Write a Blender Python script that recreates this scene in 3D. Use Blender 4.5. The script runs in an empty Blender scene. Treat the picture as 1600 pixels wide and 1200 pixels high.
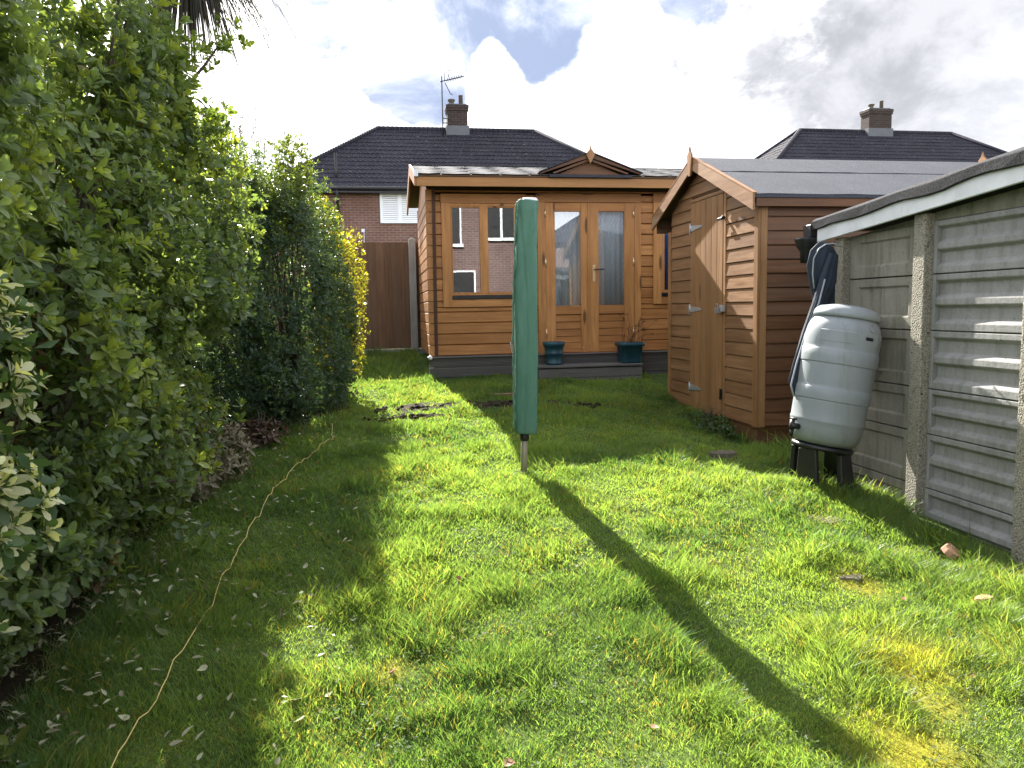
import bpy, math, random
import numpy as np
from mathutils import Vector, Matrix
random.seed(7); RNG = np.random.default_rng(11)
SC = bpy.context.scene
COL = SC.collection

# ------------------------------------------------------------------ camera
F = 1200.0; ROLL = .017; YAW = math.atan(200/1200); PIT = math.atan(118/1200)
fw = np.array([math.sin(YAW)*math.cos(PIT), math.cos(YAW)*math.cos(PIT), -math.sin(PIT)])
r0 = np.array([math.cos(YAW), -math.sin(YAW), 0]); u0 = np.cross(r0, fw)
cr = r0*math.cos(ROLL)-u0*math.sin(ROLL); cu = u0*math.cos(ROLL)+r0*math.sin(ROLL)
cam = bpy.data.cameras.new('camera'); camo = bpy.data.objects.new('camera', cam); COL.objects.link(camo)
camo.matrix_world = Matrix(((cr[0], cu[0], -fw[0], 0), (cr[1], cu[1], -fw[1], 0), (cr[2], cu[2], -fw[2], 1.5), (0, 0, 0, 1)))
cam.sensor_width = 36; cam.lens = 27.0; cam.clip_start = .05; cam.clip_end = 2000
SC.camera = camo

# ------------------------------------------------------------------ light
SUN_AZ, SUN_EL = math.radians(-8.8), math.radians(35.4)      # azimuth from +Y towards +X
sdir = Vector((math.sin(SUN_AZ)*math.cos(SUN_EL), math.cos(SUN_AZ)*math.cos(SUN_EL), math.sin(SUN_EL)))
sun = bpy.data.lights.new('sun', 'SUN'); suno = bpy.data.objects.new('sun', sun); COL.objects.link(suno)
suno.rotation_euler = sdir.to_track_quat('Z', 'Y').to_euler(); suno.location = (0, 0, 30)
sun.energy = 5.0; sun.angle = math.radians(.5); sun.color = (1, .95, .87)
SC.view_settings.view_transform = 'Standard'; SC.view_settings.look = 'None'
SC.view_settings.exposure = 2.15; SC.view_settings.gamma = 1
W = bpy.data.worlds.new('World'); SC.world = W; W.use_nodes = True

class NT:
    """small wrapper for building node trees"""
    def __init__(s, tree): s.t = tree; tree.nodes.clear()
    def n(s, typ, ins=None, **props):
        nd = s.t.nodes.new(typ)
        for k, v in props.items(): setattr(nd, k, v)
        for k, v in (ins or {}).items():
            sock = nd.inputs[k]
            if isinstance(v, bpy.types.NodeSocket): s.t.links.new(v, sock)
            else: sock.default_value = v
        return nd
    def math(s, op, a, b=0.0, c=0.0, clamp=False):
        nd = s.n('ShaderNodeMath', {0: a, 1: b, 2: c}, operation=op); nd.use_clamp = clamp; return nd.outputs[0]
    def vm(s, op, a, b=(0, 0, 0)):
        nd = s.n('ShaderNodeVectorMath', {0: a, 1: b}, operation=op)
        return nd.outputs['Value'] if op == 'DOT_PRODUCT' else nd.outputs[0]
    def mix(s, f, a, b, bt='MIX'):
        nd = s.n('ShaderNodeMix', data_type='RGBA', blend_type=bt)
        for i, v in ((0, f), (6, a), (7, b)):
            if isinstance(v, bpy.types.NodeSocket): s.t.links.new(v, nd.inputs[i])
            else: nd.inputs[i].default_value = v if i == 0 else (*v[:3], 1)
        return nd.outputs[2]
    def rng(s, v, a, b, c=0.0, d=1.0, smooth=False):
        nd = s.n('ShaderNodeMapRange', {0: v, 1: a, 2: b, 3: c, 4: d}); nd.clamp = True
        if smooth: nd.interpolation_type = 'SMOOTHSTEP'
        return nd.outputs[0]
    def noise(s, vec, scale, detail=4, rough=.55, dist=0.0):
        return s.n('ShaderNodeTexNoise', {'Vector': vec, 'Scale': scale, 'Detail': detail, 'Roughness': rough, 'Distortion': dist}).outputs[0]

def pxdir(px, py):
    d = fw+cr*(px-800)/F+cu*(600-py)/F; return tuple(d/np.linalg.norm(d))

w = NT(W.node_tree)
sky = w.n('ShaderNodeTexSky', sky_type='NISHITA', sun_disc=False, sun_elevation=SUN_EL, sun_rotation=SUN_AZ, altitude=50, air_density=1.0, dust_density=1.5, ozone_density=1.2)
SKYW, SKYG, SKYB, BLUE = (6.3, 6.35, 6.5), (1.9, 1.95, 2.13), (4.0, 4.5, 5.4), (1.35, 1.68, 2.5)
gen = w.n('ShaderNodeTexCoord').outputs['Generated']
dirn = w.n('ShaderNodeVectorMath', {0: gen}, operation='NORMALIZE').outputs[0]
dz = w.n('ShaderNodeSeparateXYZ', {0: dirn}).outputs[2]
den = w.math('ADD', w.math('MAXIMUM', dz, 0.0), .75)
cp = w.n('ShaderNodeVectorMath', {0: dirn, 3: w.math('DIVIDE', 1.0, den)}, operation='SCALE').outputs[0]
cp = w.n('ShaderNodeMapping', {0: cp, 1: (3.4, 1.9, .4), 3: (1.0, .8, 1.5)}).outputs[0]
n1 = w.noise(cp, 4.2, 10, .58, .4)
n2 = w.noise(cp, 11.0, 8, .62, .25)
cov = w.math('ADD', w.math('MULTIPLY', n1, .6), w.math('MULTIPLY', n2, .4))
def near(px, py, r_in, r_out):
    d = w.vm('DOT_PRODUCT', dirn, pxdir(px, py))
    return w.rng(d, math.cos(math.radians(r_out)), math.cos(math.radians(r_in)), 0, 1, True)
def bump(terms):
    acc = None
    for (px, py, a, b, k) in terms:
        v = w.math('MULTIPLY', near(px, py, a, b), k); acc = v if acc is None else w.math('ADD', acc, v)
    return acc
bias = bump([(890, 60, .5, 5.5, -.25), (650, 90, .5, 5.5, -.30), (560, 10, 1, 7, -.17), (790, -10, .5, 7, -.20), (1090, -20, .5, 4, -.22), (765, 110, .2, 3.0, .22), (610, 75, .1, 1.6, .2),
             (1500, 150, 10, 30, .16), (300, 160, 3, 10, .16), (960, 150, 2, 7, .14)])
cov = w.math('ADD', cov, bias)
mask = w.math('MAXIMUM', w.rng(cov, .37, .49, 0, 1, True), w.rng(w.noise(cp, 6.5, 8, .6, .3), .42, .70, 0, .42, True))
sdot = w.vm('DOT_PRODUCT', dirn, tuple(sdir))
glow = w.rng(sdot, .86, 1.0, 0, 1, True)
gn = w.noise(cp, 5.0, 11, .64, .2)
grey = w.rng(w.math('SUBTRACT', w.math('MULTIPLY', near(1640, 60, 2, 29), .34), gn), -.37, -.17, 0, 1.0, True)
back = w.rng(sdot, -.2, .7, 1, 0)
gcol = w.mix(w.rng(w.noise(cp, 8.0, 10, .62, .3), .40, .64, 0, 1, True), SKYG, (2.9, 2.92, 3.1))
ccol = w.mix(grey, SKYW, gcol)
ccol = w.mix(back, ccol, w.mix(w.rng(dz, .15, .75, 0, 1, True), (10.5, 10.7, 11.3), (3.0, 3.5, 4.6)))  # unseen low sky behind the viewer, brightened as added fill for shaded fronts
ccol = w.mix(w.math('MULTIPLY', glow, .9), ccol, (16, 15.7, 15.2))
base = w.mix(.97, sky.outputs[0], BLUE)
scol = w.mix(mask, base, ccol)
bg = w.n('ShaderNodeBackground', {0: scol, 1: .072})
wo = w.n('ShaderNodeOutputWorld'); w.t.links.new(bg.outputs[0], wo.inputs[0])

# ------------------------------------------------------------------ helpers
def sstep(a, b, x):
    t = np.clip((np.asarray(x, float)-a)/(b-a), 0, 1); return t*t*(3-2*t)
_grid = RNG.random((256, 256))
def vnoise(x, y, s=1.0, o=0):
    x = np.asarray(x, float)/s+37.3+o*17.7; y = np.asarray(y, float)/s+91.1+o*5.3
    xi = np.floor(x).astype(int); yi = np.floor(y).astype(int); fx = x-xi; fy = y-yi
    fx = fx*fx*(3-2*fx); fy = fy*fy*(3-2*fy)
    g = lambda a, b: _grid[a % 256, b % 256]
    return (g(xi, yi)*(1-fx)+g(xi+1, yi)*fx)*(1-fy)+(g(xi, yi+1)*(1-fx)+g(xi+1, yi+1)*fx)*fy
def G(x, y):
    """ground height: the garden climbs gently away from the viewer and dips to the garage"""
    y = np.asarray(y, float); yc = np.clip(y, 0, 11)
    return .08*yc-.09*sstep(4.6, 2.0, y)*sstep(2.9, 1.6, x)*sstep(-1, 1.2, y)-.13*sstep(1.9, 3.15, x)*sstep(10, 6, y)*sstep(-1, 1, y)+.055*np.exp(-((np.asarray(x)-2.72)**2+(y-4.5)**2)/.32**2)

def tag(o, label=None, cat=None, group=None, kind=None):
    for k, v in (('label', label), ('category', cat), ('group', group), ('kind', kind)):
        if v: o[k] = v
    return o
def thing(name, label, cat, loc=(0, 0, 0), rz=0, group=None):
    o = bpy.data.objects.new(name, None); o.empty_display_size = .1; COL.objects.link(o)
    o.location = loc; o.rotation_euler = (0, 0, rz); return tag(o, label, cat, group)

class MB:
    """collects shapes into ONE mesh; every shape carries its own random number 'rnd'"""
    def __init__(s): s.v = []; s.f = []; s.r = []; s.sm = []; s.marks = [(0, 0)]
    def mark(s): s.marks.append((len(s.v), len(s.f))); return s
    def add(s, verts, faces, rnd=None, smooth=False):
        b = len(s.v); rnd = random.random() if rnd is None else rnd
        s.v += [tuple(p) for p in verts]
        for f in faces: s.f.append(tuple(i+b for i in f)); s.r.append(rnd); s.sm.append(smooth)
        return s
    def hexa(s, p, rnd=None):      # p: 4 bottom ring, 4 top ring (same order)
        return s.add(p, [(3, 2, 1, 0), (4, 5, 6, 7), (0, 1, 5, 4), (1, 2, 6, 5), (2, 3, 7, 6), (3, 0, 4, 7)], rnd)
    def box(s, x0, x1, y0, y1, z0, z1, rnd=None):
        return s.hexa([(x0, y0, z0), (x1, y0, z0), (x1, y1, z0), (x0, y1, z0), (x0, y0, z1), (x1, y0, z1), (x1, y1, z1), (x0, y1, z1)], rnd)
    def prism(s, poly, fn0, fn1, rnd=None):   # poly 2-D, fn maps (a,b)->3-D for both ends
        n = len(poly); v = [fn0(*p) for p in poly]+[fn1(*p) for p in poly]
        return s.add(v, [tuple(range(n-1, -1, -1)), tuple(range(n, 2*n))]+[(i, (i+1) % n, n+(i+1) % n, n+i) for i in range(n)], rnd)
    def tube(s, path, rad, n=8, rnd=None, smooth=True, caps=True):
        path = [Vector(p) for p in path]; m = len(path)
        if not hasattr(rad, '__len__'): rad = [rad]*m
        v = []; up = Vector((0, 0, 1)); prev = None
        for i in range(m):
            t = (path[min(i+1, m-1)]-path[max(i-1, 0)]); t = t.normalized() if t.length > 1e-9 else Vector((0, 0, 1))
            if prev is None:
                a = t.cross(up if abs(t.z) < .9 else Vector((1, 0, 0))).normalized()
            else: a = (prev-t*prev.dot(t)).normalized()
            prev = a; b = t.cross(a)
            for k in range(n):
                an = 2*math.pi*k/n; v.append(path[i]+(a*math.cos(an)+b*math.sin(an))*rad[i])
        f = [(i*n+k, i*n+(k+1) % n, (i+1)*n+(k+1) % n, (i+1)*n+k) for i in range(m-1) for k in range(n)]
        if caps: f += [tuple(range(n-1, -1, -1)), tuple(range((m-1)*n, m*n))]
        return s.add(v, f, rnd, smooth)
    def lathe(s, prof, mat=None, n=32, rnd=None, smooth=True, sq=0.0):
        mat = mat or Matrix.Identity(4); v = []
        for (r, z) in prof:
            for k in range(n):
                an = 2*math.pi*k/n; c, q = math.cos(an), math.sin(an)
                e = (abs(c)**(2+sq*6)+abs(q)**(2+sq*6))**(-1/(2+sq*6)) if sq else 1
                v.append(mat @ Vector((r*c*e, r*q*e, z)))
        m = len(prof)
        f = [(i*n+k, i*n+(k+1) % n, (i+1)*n+(k+1) % n, (i+1)*n+k) for i in range(m-1) for k in range(n)]
        f += [tuple(range(n-1, -1, -1)), tuple(range((m-1)*n, m*n))]
        return s.add(v, f, rnd, smooth)
    def build(s, name, mat, parent=None, bevel=0.0, seg=1, origin=None):
        me = bpy.data.meshes.new(name)
        ox = Vector(origin) if origin is not None else (parent_world(parent) if parent else Vector((0, 0, 0)))
        me.from_pydata([(p[0]-ox[0], p[1]-ox[1], p[2]-ox[2]) for p in s.v], [], s.f); me.update()
        at = me.attributes.new('rnd', 'FLOAT', 'FACE'); at.data.foreach_set('value', s.r)
        me.polygons.foreach_set('use_smooth', s.sm)
        if mat: me.materials.append(mat)
        o = bpy.data.objects.new(name, me); COL.objects.link(o)
        if parent: o.parent = parent
        elif origin is not None: o.location = ox
        if bevel:
            b = o.modifiers.new('bevel', 'BEVEL'); b.width = bevel; b.segments = seg; b.limit_method = 'ANGLE'; b.angle_limit = math.radians(40)
        return o
def _split(self, name, mat, parent, *a, **k):
    """build every marked piece as a mesh of its own"""
    ms = self.marks+[(len(self.v), len(self.f))]; out = []
    for (v0, f0), (v1, f1) in zip(ms[:-1], ms[1:]):
        if f1 <= f0: continue
        m_ = MB(); m_.v = self.v[v0:v1]; m_.f = [tuple(i-v0 for i in f) for f in self.f[f0:f1]]; m_.r = self.r[f0:f1]; m_.sm = self.sm[f0:f1]
        out.append(m_.build(name, mat, parent, *a, **k))
    return out
MB.each = _split
def parent_world(p):
    loc = Vector((0, 0, 0))
    while p is not None: loc += p.location; p = p.parent
    return loc

def np_mesh(name, verts, faces_flat, loop_tot, mat, parent=None, col=None, smooth=True):
    """large mesh straight from arrays; col = colour per vertex"""
    me = bpy.data.meshes.new(name); nv = len(verts); nf = len(loop_tot)
    off = parent_world(parent) if parent else Vector((0, 0, 0))
    verts = np.asarray(verts, np.float32)-np.array(off, np.float32)
    me.vertices.add(nv); me.vertices.foreach_set('co', verts.ravel())
    me.loops.add(len(faces_flat)); me.loops.foreach_set('vertex_index', np.asarray(faces_flat, np.int32))
    st = np.concatenate(([0], np.cumsum(loop_tot)[:-1])).astype(np.int32)
    me.polygons.add(nf); me.polygons.foreach_set('loop_start', st)
    me.polygons.foreach_set('use_smooth', np.full(nf, smooth))
    me.update(calc_edges=True); me.validate()
    if col is not None:
        a = me.attributes.new('col', 'FLOAT_COLOR', 'POINT'); c = np.ones((nv, 4), np.float32); c[:, :3] = col
        a.data.foreach_set('color', c.ravel())
    me.materials.append(mat)
    o = bpy.data.objects.new(name, me); COL.objects.link(o)
    if parent: o.parent = parent
    return o

# ------------------------------------------------------------------ materials
def newmat(name):
    m = bpy.data.materials.new(name); m.use_nodes = True; t = NT(m.node_tree)
    out = t.n('ShaderNodeOutputMaterial'); return m, t, out
def finish(t, out, col, rough=.6, spec=.4, bump=None, bd=.01, bs=.5, metal=0.0, **kw):
    ins = {'Base Color': col, 'Roughness': rough, 'Specular IOR Level': spec, 'Metallic': metal}
    if not isinstance(col, bpy.types.NodeSocket): ins['Base Color'] = (*col, 1)
    ins.update(kw)
    p = t.n('ShaderNodeBsdfPrincipled', ins)
    if bump is not None:
        b = t.n('ShaderNodeBump', {'Height': bump, 'Distance': bd, 'Strength': bs}); t.t.links.new(b.outputs[0], p.inputs['Normal'])
    t.t.links.new(p.outputs[0], out.inputs[0]); return p
def plain(name, col, rough=.5, spec=.4, var=.15, scale=8.0, bd=.002, metal=0.0, bscale=None):
    m, t, out = newmat(name); oc = t.n('ShaderNodeTexCoord').outputs['Object']
    a = t.noise(oc, scale, 6, .6); b = t.noise(oc, bscale or scale*6, 3)
    c = t.mix(t.rng(a, .3, .7), tuple(x*(1-var) for x in col), tuple(min(1, x*(1+var)) for x in col))
    r = t.rng(a, .3, .7, rough*.85, min(1, rough*1.15))
    finish(t, out, c, r, spec, b, bd, .6, metal); return m
def wood(name, c1, c2, axis='X', knots=.5, rough=.55, weather=0.0, wcol=(.3, .27, .23), grain=30.0, spec=.35, var=.22):
    m, t, out = newmat(name); oc = t.n('ShaderNodeTexCoord').outputs['Object']
    rn = t.n('ShaderNodeAttribute', attribute_name='rnd').outputs['Fac']
    off = t.n('ShaderNodeCombineXYZ', {0: t.math('MULTIPLY', rn, 37.0), 1: t.math('MULTIPLY', rn, 91.0), 2: t.math('MULTIPLY', rn, 53.0)}).outputs[0]
    v = t.vm('ADD', oc, off)
    sc = {'X': (.06, 1, 1), 'Y': (1, .06, 1), 'Z': (1, 1, .06)}[axis]
    g = t.n('ShaderNodeMapping', {0: v, 3: sc}).outputs[0]
    gr = t.noise(g, grain, 8, .62, .6); broad = t.noise(v, 2.2, 3, .5)
    c = t.mix(t.rng(gr, .34, .64), c1, c2)
    c = t.mix(t.rng(rn, 0, 1, 0, 1), c, t.mix(.5, c, tuple(x*(1-var*1.6) for x in c1)))
    c = t.mix(t.rng(broad, .35, .7, 0, .45), c, tuple(x*.72 for x in c1))
    if knots:
        ks = {'X': (1.6, 7, 7), 'Y': (7, 1.6, 7), 'Z': (7, 7, 1.6)}[axis]
        kv = t.n('ShaderNodeMapping', {0: v, 3: ks}).outputs[0]
        kv2 = t.n('ShaderNodeTexVoronoi', {'Vector': kv, 'Scale': 1.0, 'Randomness': 1.0})
        sel = t.math('GREATER_THAN', t.n('ShaderNodeSeparateColor', {0: kv2.outputs['Color']}).outputs[0], 1-knots)
        k = t.math('MULTIPLY', t.rng(kv2.outputs['Distance'], .09, .21, 1, 0, True), sel)
        c = t.mix(t.math('MULTIPLY', k, .8), c, (.035, .016, .008))
    if weather:
        wn = t.noise(g, 6, 6, .7); c = t.mix(t.rng(wn, .5, .75, 0, weather), c, wcol)
    finish(t, out, c, t.rng(gr, .3, .7, rough*.85, rough*1.2), spec, gr, .0025, .7); return m
def brick(name, c1, c2, mortar, s=1.0):
    m, t, out = newmat(name); oc = t.n('ShaderNodeTexCoord').outputs['Object']
    sp = t.n('ShaderNodeSeparateXYZ', {0: oc})
    v = t.n('ShaderNodeCombineXYZ', {0: t.math('ADD', sp.outputs[0], sp.outputs[1]), 1: sp.outputs[2], 2: 0.0}).outputs[0]
    b = t.n('ShaderNodeTexBrick', {'Vector': v, 'Color1': (*c1, 1), 'Color2': (*c2, 1), 'Mortar': (*mortar, 1), 'Scale': 1.0, 'Mortar Size': .009*s, 'Mortar Smooth': .2, 'Bias': -.1, 'Brick Width': .225*s, 'Row Height': .075*s})
    st = t.noise(oc, .8, 6, .65); fine = t.noise(oc, 30, 4)
    c = t.mix(t.rng(st, .35, .7, 0, .5), b.outputs[0], tuple(x*.55 for x in c1))
    c = t.mix(t.rng(fine, .3, .7, 0, .3), c, tuple(x*.6 for x in c2))
    h = t.math('SUBTRACT', t.math('MULTIPLY', fine, .3), b.outputs['Fac'])
    finish(t, out, c, .85, .25, h, .006, .8); return m
def rooftile(name):
    m, t, out = newmat(name); oc = t.n('ShaderNodeTexCoord').outputs['Object']
    rn = t.n('ShaderNodeAttribute', attribute_name='rnd').outputs['Fac']
    sp = t.n('ShaderNodeSeparateXYZ', {0: oc})
    xx = t.math('ADD', sp.outputs[0], sp.outputs[1])
    wv = t.math('SINE', t.math('MULTIPLY', xx, 2*math.pi/.15))
    a = t.noise(oc, .7, 6, .65); f = t.noise(oc, 9, 5, .7)
    c = t.mix(t.rng(a, .3, .7), (.017, .0165, .025), (.036, .034, .048))
    c = t.mix(t.math('MULTIPLY', t.rng(f, .60, .72), .8), c, (.2, .2, .18))
    c = t.mix(t.rng(wv, .2, 1, 0, .25), c, (.07, .065, .07))
    finish(t, out, c, .85, .15, wv, .025, .9); return m
def concrete(name, c1, c2, pits=0.0, agg=False, green=.3):
    m, t, out = newmat(name); oc = t.n('ShaderNodeTexCoord').outputs['Object']
    a = t.noise(oc, 2.2, 8, .65); f = t.noise(oc, 55, 6, .7)
    st = t.n('ShaderNodeMapping', {0: oc, 3: (3, 3, .35)}).outputs[0]; stk = t.noise(st, 5, 6, .7)
    c = t.mix(t.rng(a, .3, .7), c1, c2)
    c = t.mix(t.rng(f, .3, .75, 0, .45), c, tuple(x*.62 for x in c1))
    c = t.mix(t.rng(stk, .46, .72, 0, min(1, green*1.5)), c, (.085, .085, .055))
    h = f
    if agg:
        v = t.n('ShaderNodeTexVoronoi', {'Vector': oc, 'Scale': 110.0}); vd = v.outputs['Distance']
        ch = t.n('ShaderNodeSeparateColor', {0: v.outputs['Color']}).outputs[0]
        c = t.mix(.75, c, t.mix(ch, tuple(x*.8 for x in c1), tuple(x*1.12 for x in c2)))
        c = t.mix(t.rng(vd, .4, .7, 0, .45), c, (.06, .055, .045)); h = t.math('SUBTRACT', f, t.math('MULTIPLY', vd, 2.0))
        pt = t.noise(oc, 28, 3, .5); c = t.mix(t.rng(pt, .66, .72, 0, .9), c, (.03, .028, .02))
    if pits:
        pt = t.noise(oc, 42, 3, .6); c = t.mix(t.rng(pt, .64, .70, 0, pits), c, (.07, .065, .05)); h = t.math('SUBTRACT', h, t.rng(pt, .64, .7))
    finish(t, out, c, .9, .2, h, .004, .8); return m
def felt(name, c1, c2):
    m, t, out = newmat(name); oc = t.n('ShaderNodeTexCoord').outputs['Object']
    f = t.noise(oc, 110, 4, .8); a = t.noise(oc, 1.6, 6, .6)
    c = t.mix(t.rng(f, .38, .62), c1, c2); c = t.mix(t.rng(a, .35, .7, 0, .4), c, c1)
    finish(t, out, c, .95, .12, f, .003, .8); return m
def leafmat(name, trans=.45, rough=.34, spec=.5, tcol=(1.35, 1.25, .45)):
    m, t, out = newmat(name)
    c = t.n('ShaderNodeAttribute', attribute_name='col').outputs['Color']
    p = t.n('ShaderNodeBsdfPrincipled', {'Base Color': c, 'Roughness': rough, 'Specular IOR Level': spec})
    tr = t.n('ShaderNodeBsdfTranslucent', {'Color': t.mix(1.0, c, tcol, 'MULTIPLY')})
    mx = t.n('ShaderNodeMixShader', {0: trans, 1: p.outputs[0], 2: tr.outputs[0]}); t.t.links.new(mx.outputs[0], out.inputs[0]); return m
def glassmat(name, refl=.16, tint=(.94, .965, .97)):
    m, t, out = newmat(name)
    fr = t.n('ShaderNodeFresnel', {'IOR': 1.5}).outputs[0]
    fac = t.math('ADD', t.math('MULTIPLY', fr, .9), refl, clamp=True)
    gl = t.n('ShaderNodeBsdfGlossy', {'Color': (.95, .97, 1, 1), 'Roughness': .0}); tp = t.n('ShaderNodeBsdfTransparent', {'Color': (*tint, 1)})
    oc = t.n('ShaderNodeTexCoord').outputs['Object']; nz = t.noise(oc, 2.3, 2)
    b = t.n('ShaderNodeBump', {'Height': nz, 'Distance': .0015, 'Strength': .10}); t.t.links.new(b.outputs[0], gl.inputs['Normal'])
    mx = t.n('ShaderNodeMixShader', {0: fac, 1: tp.outputs[0], 2: gl.outputs[0]}); t.t.links.new(mx.outputs[0], out.inputs[0]); return m

M = {}
M['cabin_x'] = wood('cabin boards', (.36, .148, .042), (.60, .285, .095), 'X', .75, .5, .45, (.20, .085, .03))
M['cabin_z'] = wood('cabin uprights', (.39, .165, .048), (.61, .30, .102), 'Z', .6, .5)
M['cabin_y'] = wood('cabin side boards', (.32, .135, .042), (.50, .24, .085), 'Y', .4, .5)
M['cabin_dark'] = wood('cabin dark strip', (.05, .02, .011), (.08, .034, .017), 'Z', 0, .6)
M['ped_dark'] = wood('weathered pediment', (.11, .05, .025), (.20, .10, .05), 'X', .2, .65, .5, (.08, .07, .07))
M['fascia'] = wood('fascia board', (.36, .165, .05), (.50, .26, .09), 'X', .6, .5)
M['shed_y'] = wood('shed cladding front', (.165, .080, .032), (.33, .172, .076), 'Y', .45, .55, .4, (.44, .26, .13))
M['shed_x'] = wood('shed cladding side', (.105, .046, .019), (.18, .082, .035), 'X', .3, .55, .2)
M['shed_z'] = wood('shed upright timber', (.215, .105, .038), (.35, .182, .074), 'Z', .25, .55, .35, (.45, .26, .12))
M['shed_trim'] = wood('shed trim', (.25, .11, .04), (.38, .19, .075), 'Z', .1, .55, .5, (.45, .32, .2))
M['shed_barge'] = wood('shed bargeboard', (.22, .11, .05), (.34, .185, .09), 'Y', .15, .6, .6, (.46, .34, .22))
M['decking'] = wood('grey decking', (.10, .095, .09), (.20, .19, .18), 'X', .15, .7, .6, (.20, .19, .17))
M['fence'] = wood('fence boards', (.155, .088, .050), (.27, .16, .095), 'Z', .2, .75, .6, (.17, .13, .095))
M['fence_y'] = wood('old fence boards', (.07, .045, .03), (.12, .08, .055), 'Z', .2, .8, .5, (.1, .09, .08))
M['concpost'] = concrete('concrete post', (.33, .31, .28), (.42, .4, .37))
M['agg'] = concrete('exposed aggregate post', (.27, .25, .20), (.38, .355, .29), 0, True, .15)
M['panel'] = concrete('ribbed concrete', (.235, .236, .228), (.34, .34, .33), .25)
M['panel_old'] = concrete('plain concrete', (.21, .20, .165), (.30, .285, .24), .12, False, .5)
M['rough'] = concrete('pitted concrete', (.19, .188, .14), (.27, .262, .2), .9, False, .5)
M['whitepaint'] = plain('old white paint', (.66, .68, .70), .5, .4, .14, 5, .003)
M['white'] = plain('white upvc', (.8, .81, .83), .35, .5, .03, 3, .0005)
M['felt'] = felt('blue grey felt', (.035, .038, .046), (.115, .12, .14))
M['felt_dark'] = felt('dark felt', (.014, .0145, .016), (.075, .075, .08))
M['shingle'] = felt('grey shingle', (.07, .07, .075), (.14, .14, .14))
M['shingle_dark'] = felt('dark shingle edge', (.035, .035, .042), (.075, .075, .085))
M['brick'] = brick('purple brown brick', (.165, .08, .058), (.225, .112, .082), (.27, .235, .21))
M['brick_chim'] = brick('sooty brick', (.045, .03, .027), (.075, .045, .037), (.09, .08, .075))
M['brick_red'] = brick('warm brick', (.11, .065, .06), (.17, .10, .09), (.27, .25, .24))
M['tile'] = rooftile('concrete roof tile')
M['lead'] = plain('lead flashing', (.09, .094, .108), .5, .4, .2, 4)
M['black'] = plain('black plastic', (.012, .012, .014), .4, .45, .2, 10, .0008)
M['blackmetal'] = plain('dark metal', (.03, .03, .033), .4, .5, .2, 20, .001, .6)
M['galv'] = plain('galvanised steel', (.5, .52, .54), .42, .5, .15, 30, .0006, .75)
M['alu'] = plain('dull metal', (.4, .4, .4), .4, .5, .1, 12, .0005, .8)
M['brass'] = plain('brass', (.75, .58, .35), .35, .5, .1, 20, .0005, .7)
M['butt'] = plain('sage grey plastic', (.25, .275, .295), .42, .42, .07, 3, .0008, 0, 60)
m, t, out = newmat('weathered butt'); oc = t.n('ShaderNodeTexCoord').outputs['Object']
a = t.noise(oc, 3, 7, .65); stv = t.n('ShaderNodeMapping', {0: oc, 3: (5, 5, .5)}).outputs[0]; sk = t.noise(stv, 3.5, 7, .7); sc2 = t.noise(t.n('ShaderNodeMapping', {0: oc, 2: (.3, .5, .2), 3: (3, 3, 22)}).outputs[0], 3, 5, .7); fz_ = t.noise(oc, 90, 3)
c = t.mix(t.rng(a, .3, .7), (.235, .262, .282), (.28, .305, .322)); c = t.mix(t.rng(sk, .52, .74, 0, .55), c, (.15, .165, .13)); c = t.mix(t.rng(sc2, .66, .72, 0, .45), c, (.36, .38, .38))
zz = t.n('ShaderNodeSeparateXYZ', {0: oc}).outputs[2]; c = t.mix(t.math('MULTIPLY', t.rng(zz, .05, .32, .55, 0), t.rng(a, .3, .6)), c, (.13, .145, .10))
finish(t, out, c, t.rng(sk, .4, .7, .38, .6), .4, fz_, .0008, .5); M['butt'] = m
M['navy'] = plain('dark navy cloth', (.018, .026, .04), .75, .35, .3, 9, .003, 0, 70)
M['piping'] = plain('pale piping', (.28, .30, .32), .6, .3, .1, 20)
M['pole'] = plain('weathered pole', (.28, .26, .17), .45, .4, .2, 6, .0008, .3)
M['pot'] = plain('dark teal plastic', (.012, .055, .075), .45, .45, .2, 8, .001)
M['potsoil'] = plain('potting soil', (.03, .022, .016), .95, .1, .4, 30, .01)
M['cable'] = plain('pale yellow cable', (.62, .47, .17), .5, .4, .15, 12)
M['slab'] = plain('grey paving', (.10, .085, .065), .85, .2, .3, 12, .004)
M['terracotta'] = plain('broken terracotta', (.42, .24, .16), .85, .2, .3, 14, .006)
M['soil'] = plain('dark soil', (.035, .024, .016), .95, .1, .45, 12, .02, 0, 60)
M['bark'] = plain('shrub bark', (.075, .058, .045), .9, .15, .35, 12, .006)
M['twig'] = plain('grey twig', (.14, .12, .10), .85, .2, .3, 20, .002)
M['redtwig'] = plain('reddish twig', (.09, .04, .03), .8, .2, .3, 20, .002)
M['leadmat'] = M['lead']
M['glass'] = glassmat('window glass', .14)
M['glass_door'] = glassmat('door glass', .10)
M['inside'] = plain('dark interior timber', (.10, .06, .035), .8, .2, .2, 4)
M['blue'] = plain('blue cloth', (.03, .16, .5), .7, .3, .15, 10)
M['leaf'] = leafmat('shrub leaf', .48, .38, .45, (1.4, 1.35, .55))
M['leaf_gloss'] = leafmat('glossy leaf', .45, .6, .2)
M['leaf_dry'] = leafmat('dry leaf', .15, .6, .3, (1.1, .9, .6))
M['grass'] = leafmat('grass blade', .64, .40, .32, (1.62, 1.48, .62))
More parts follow.
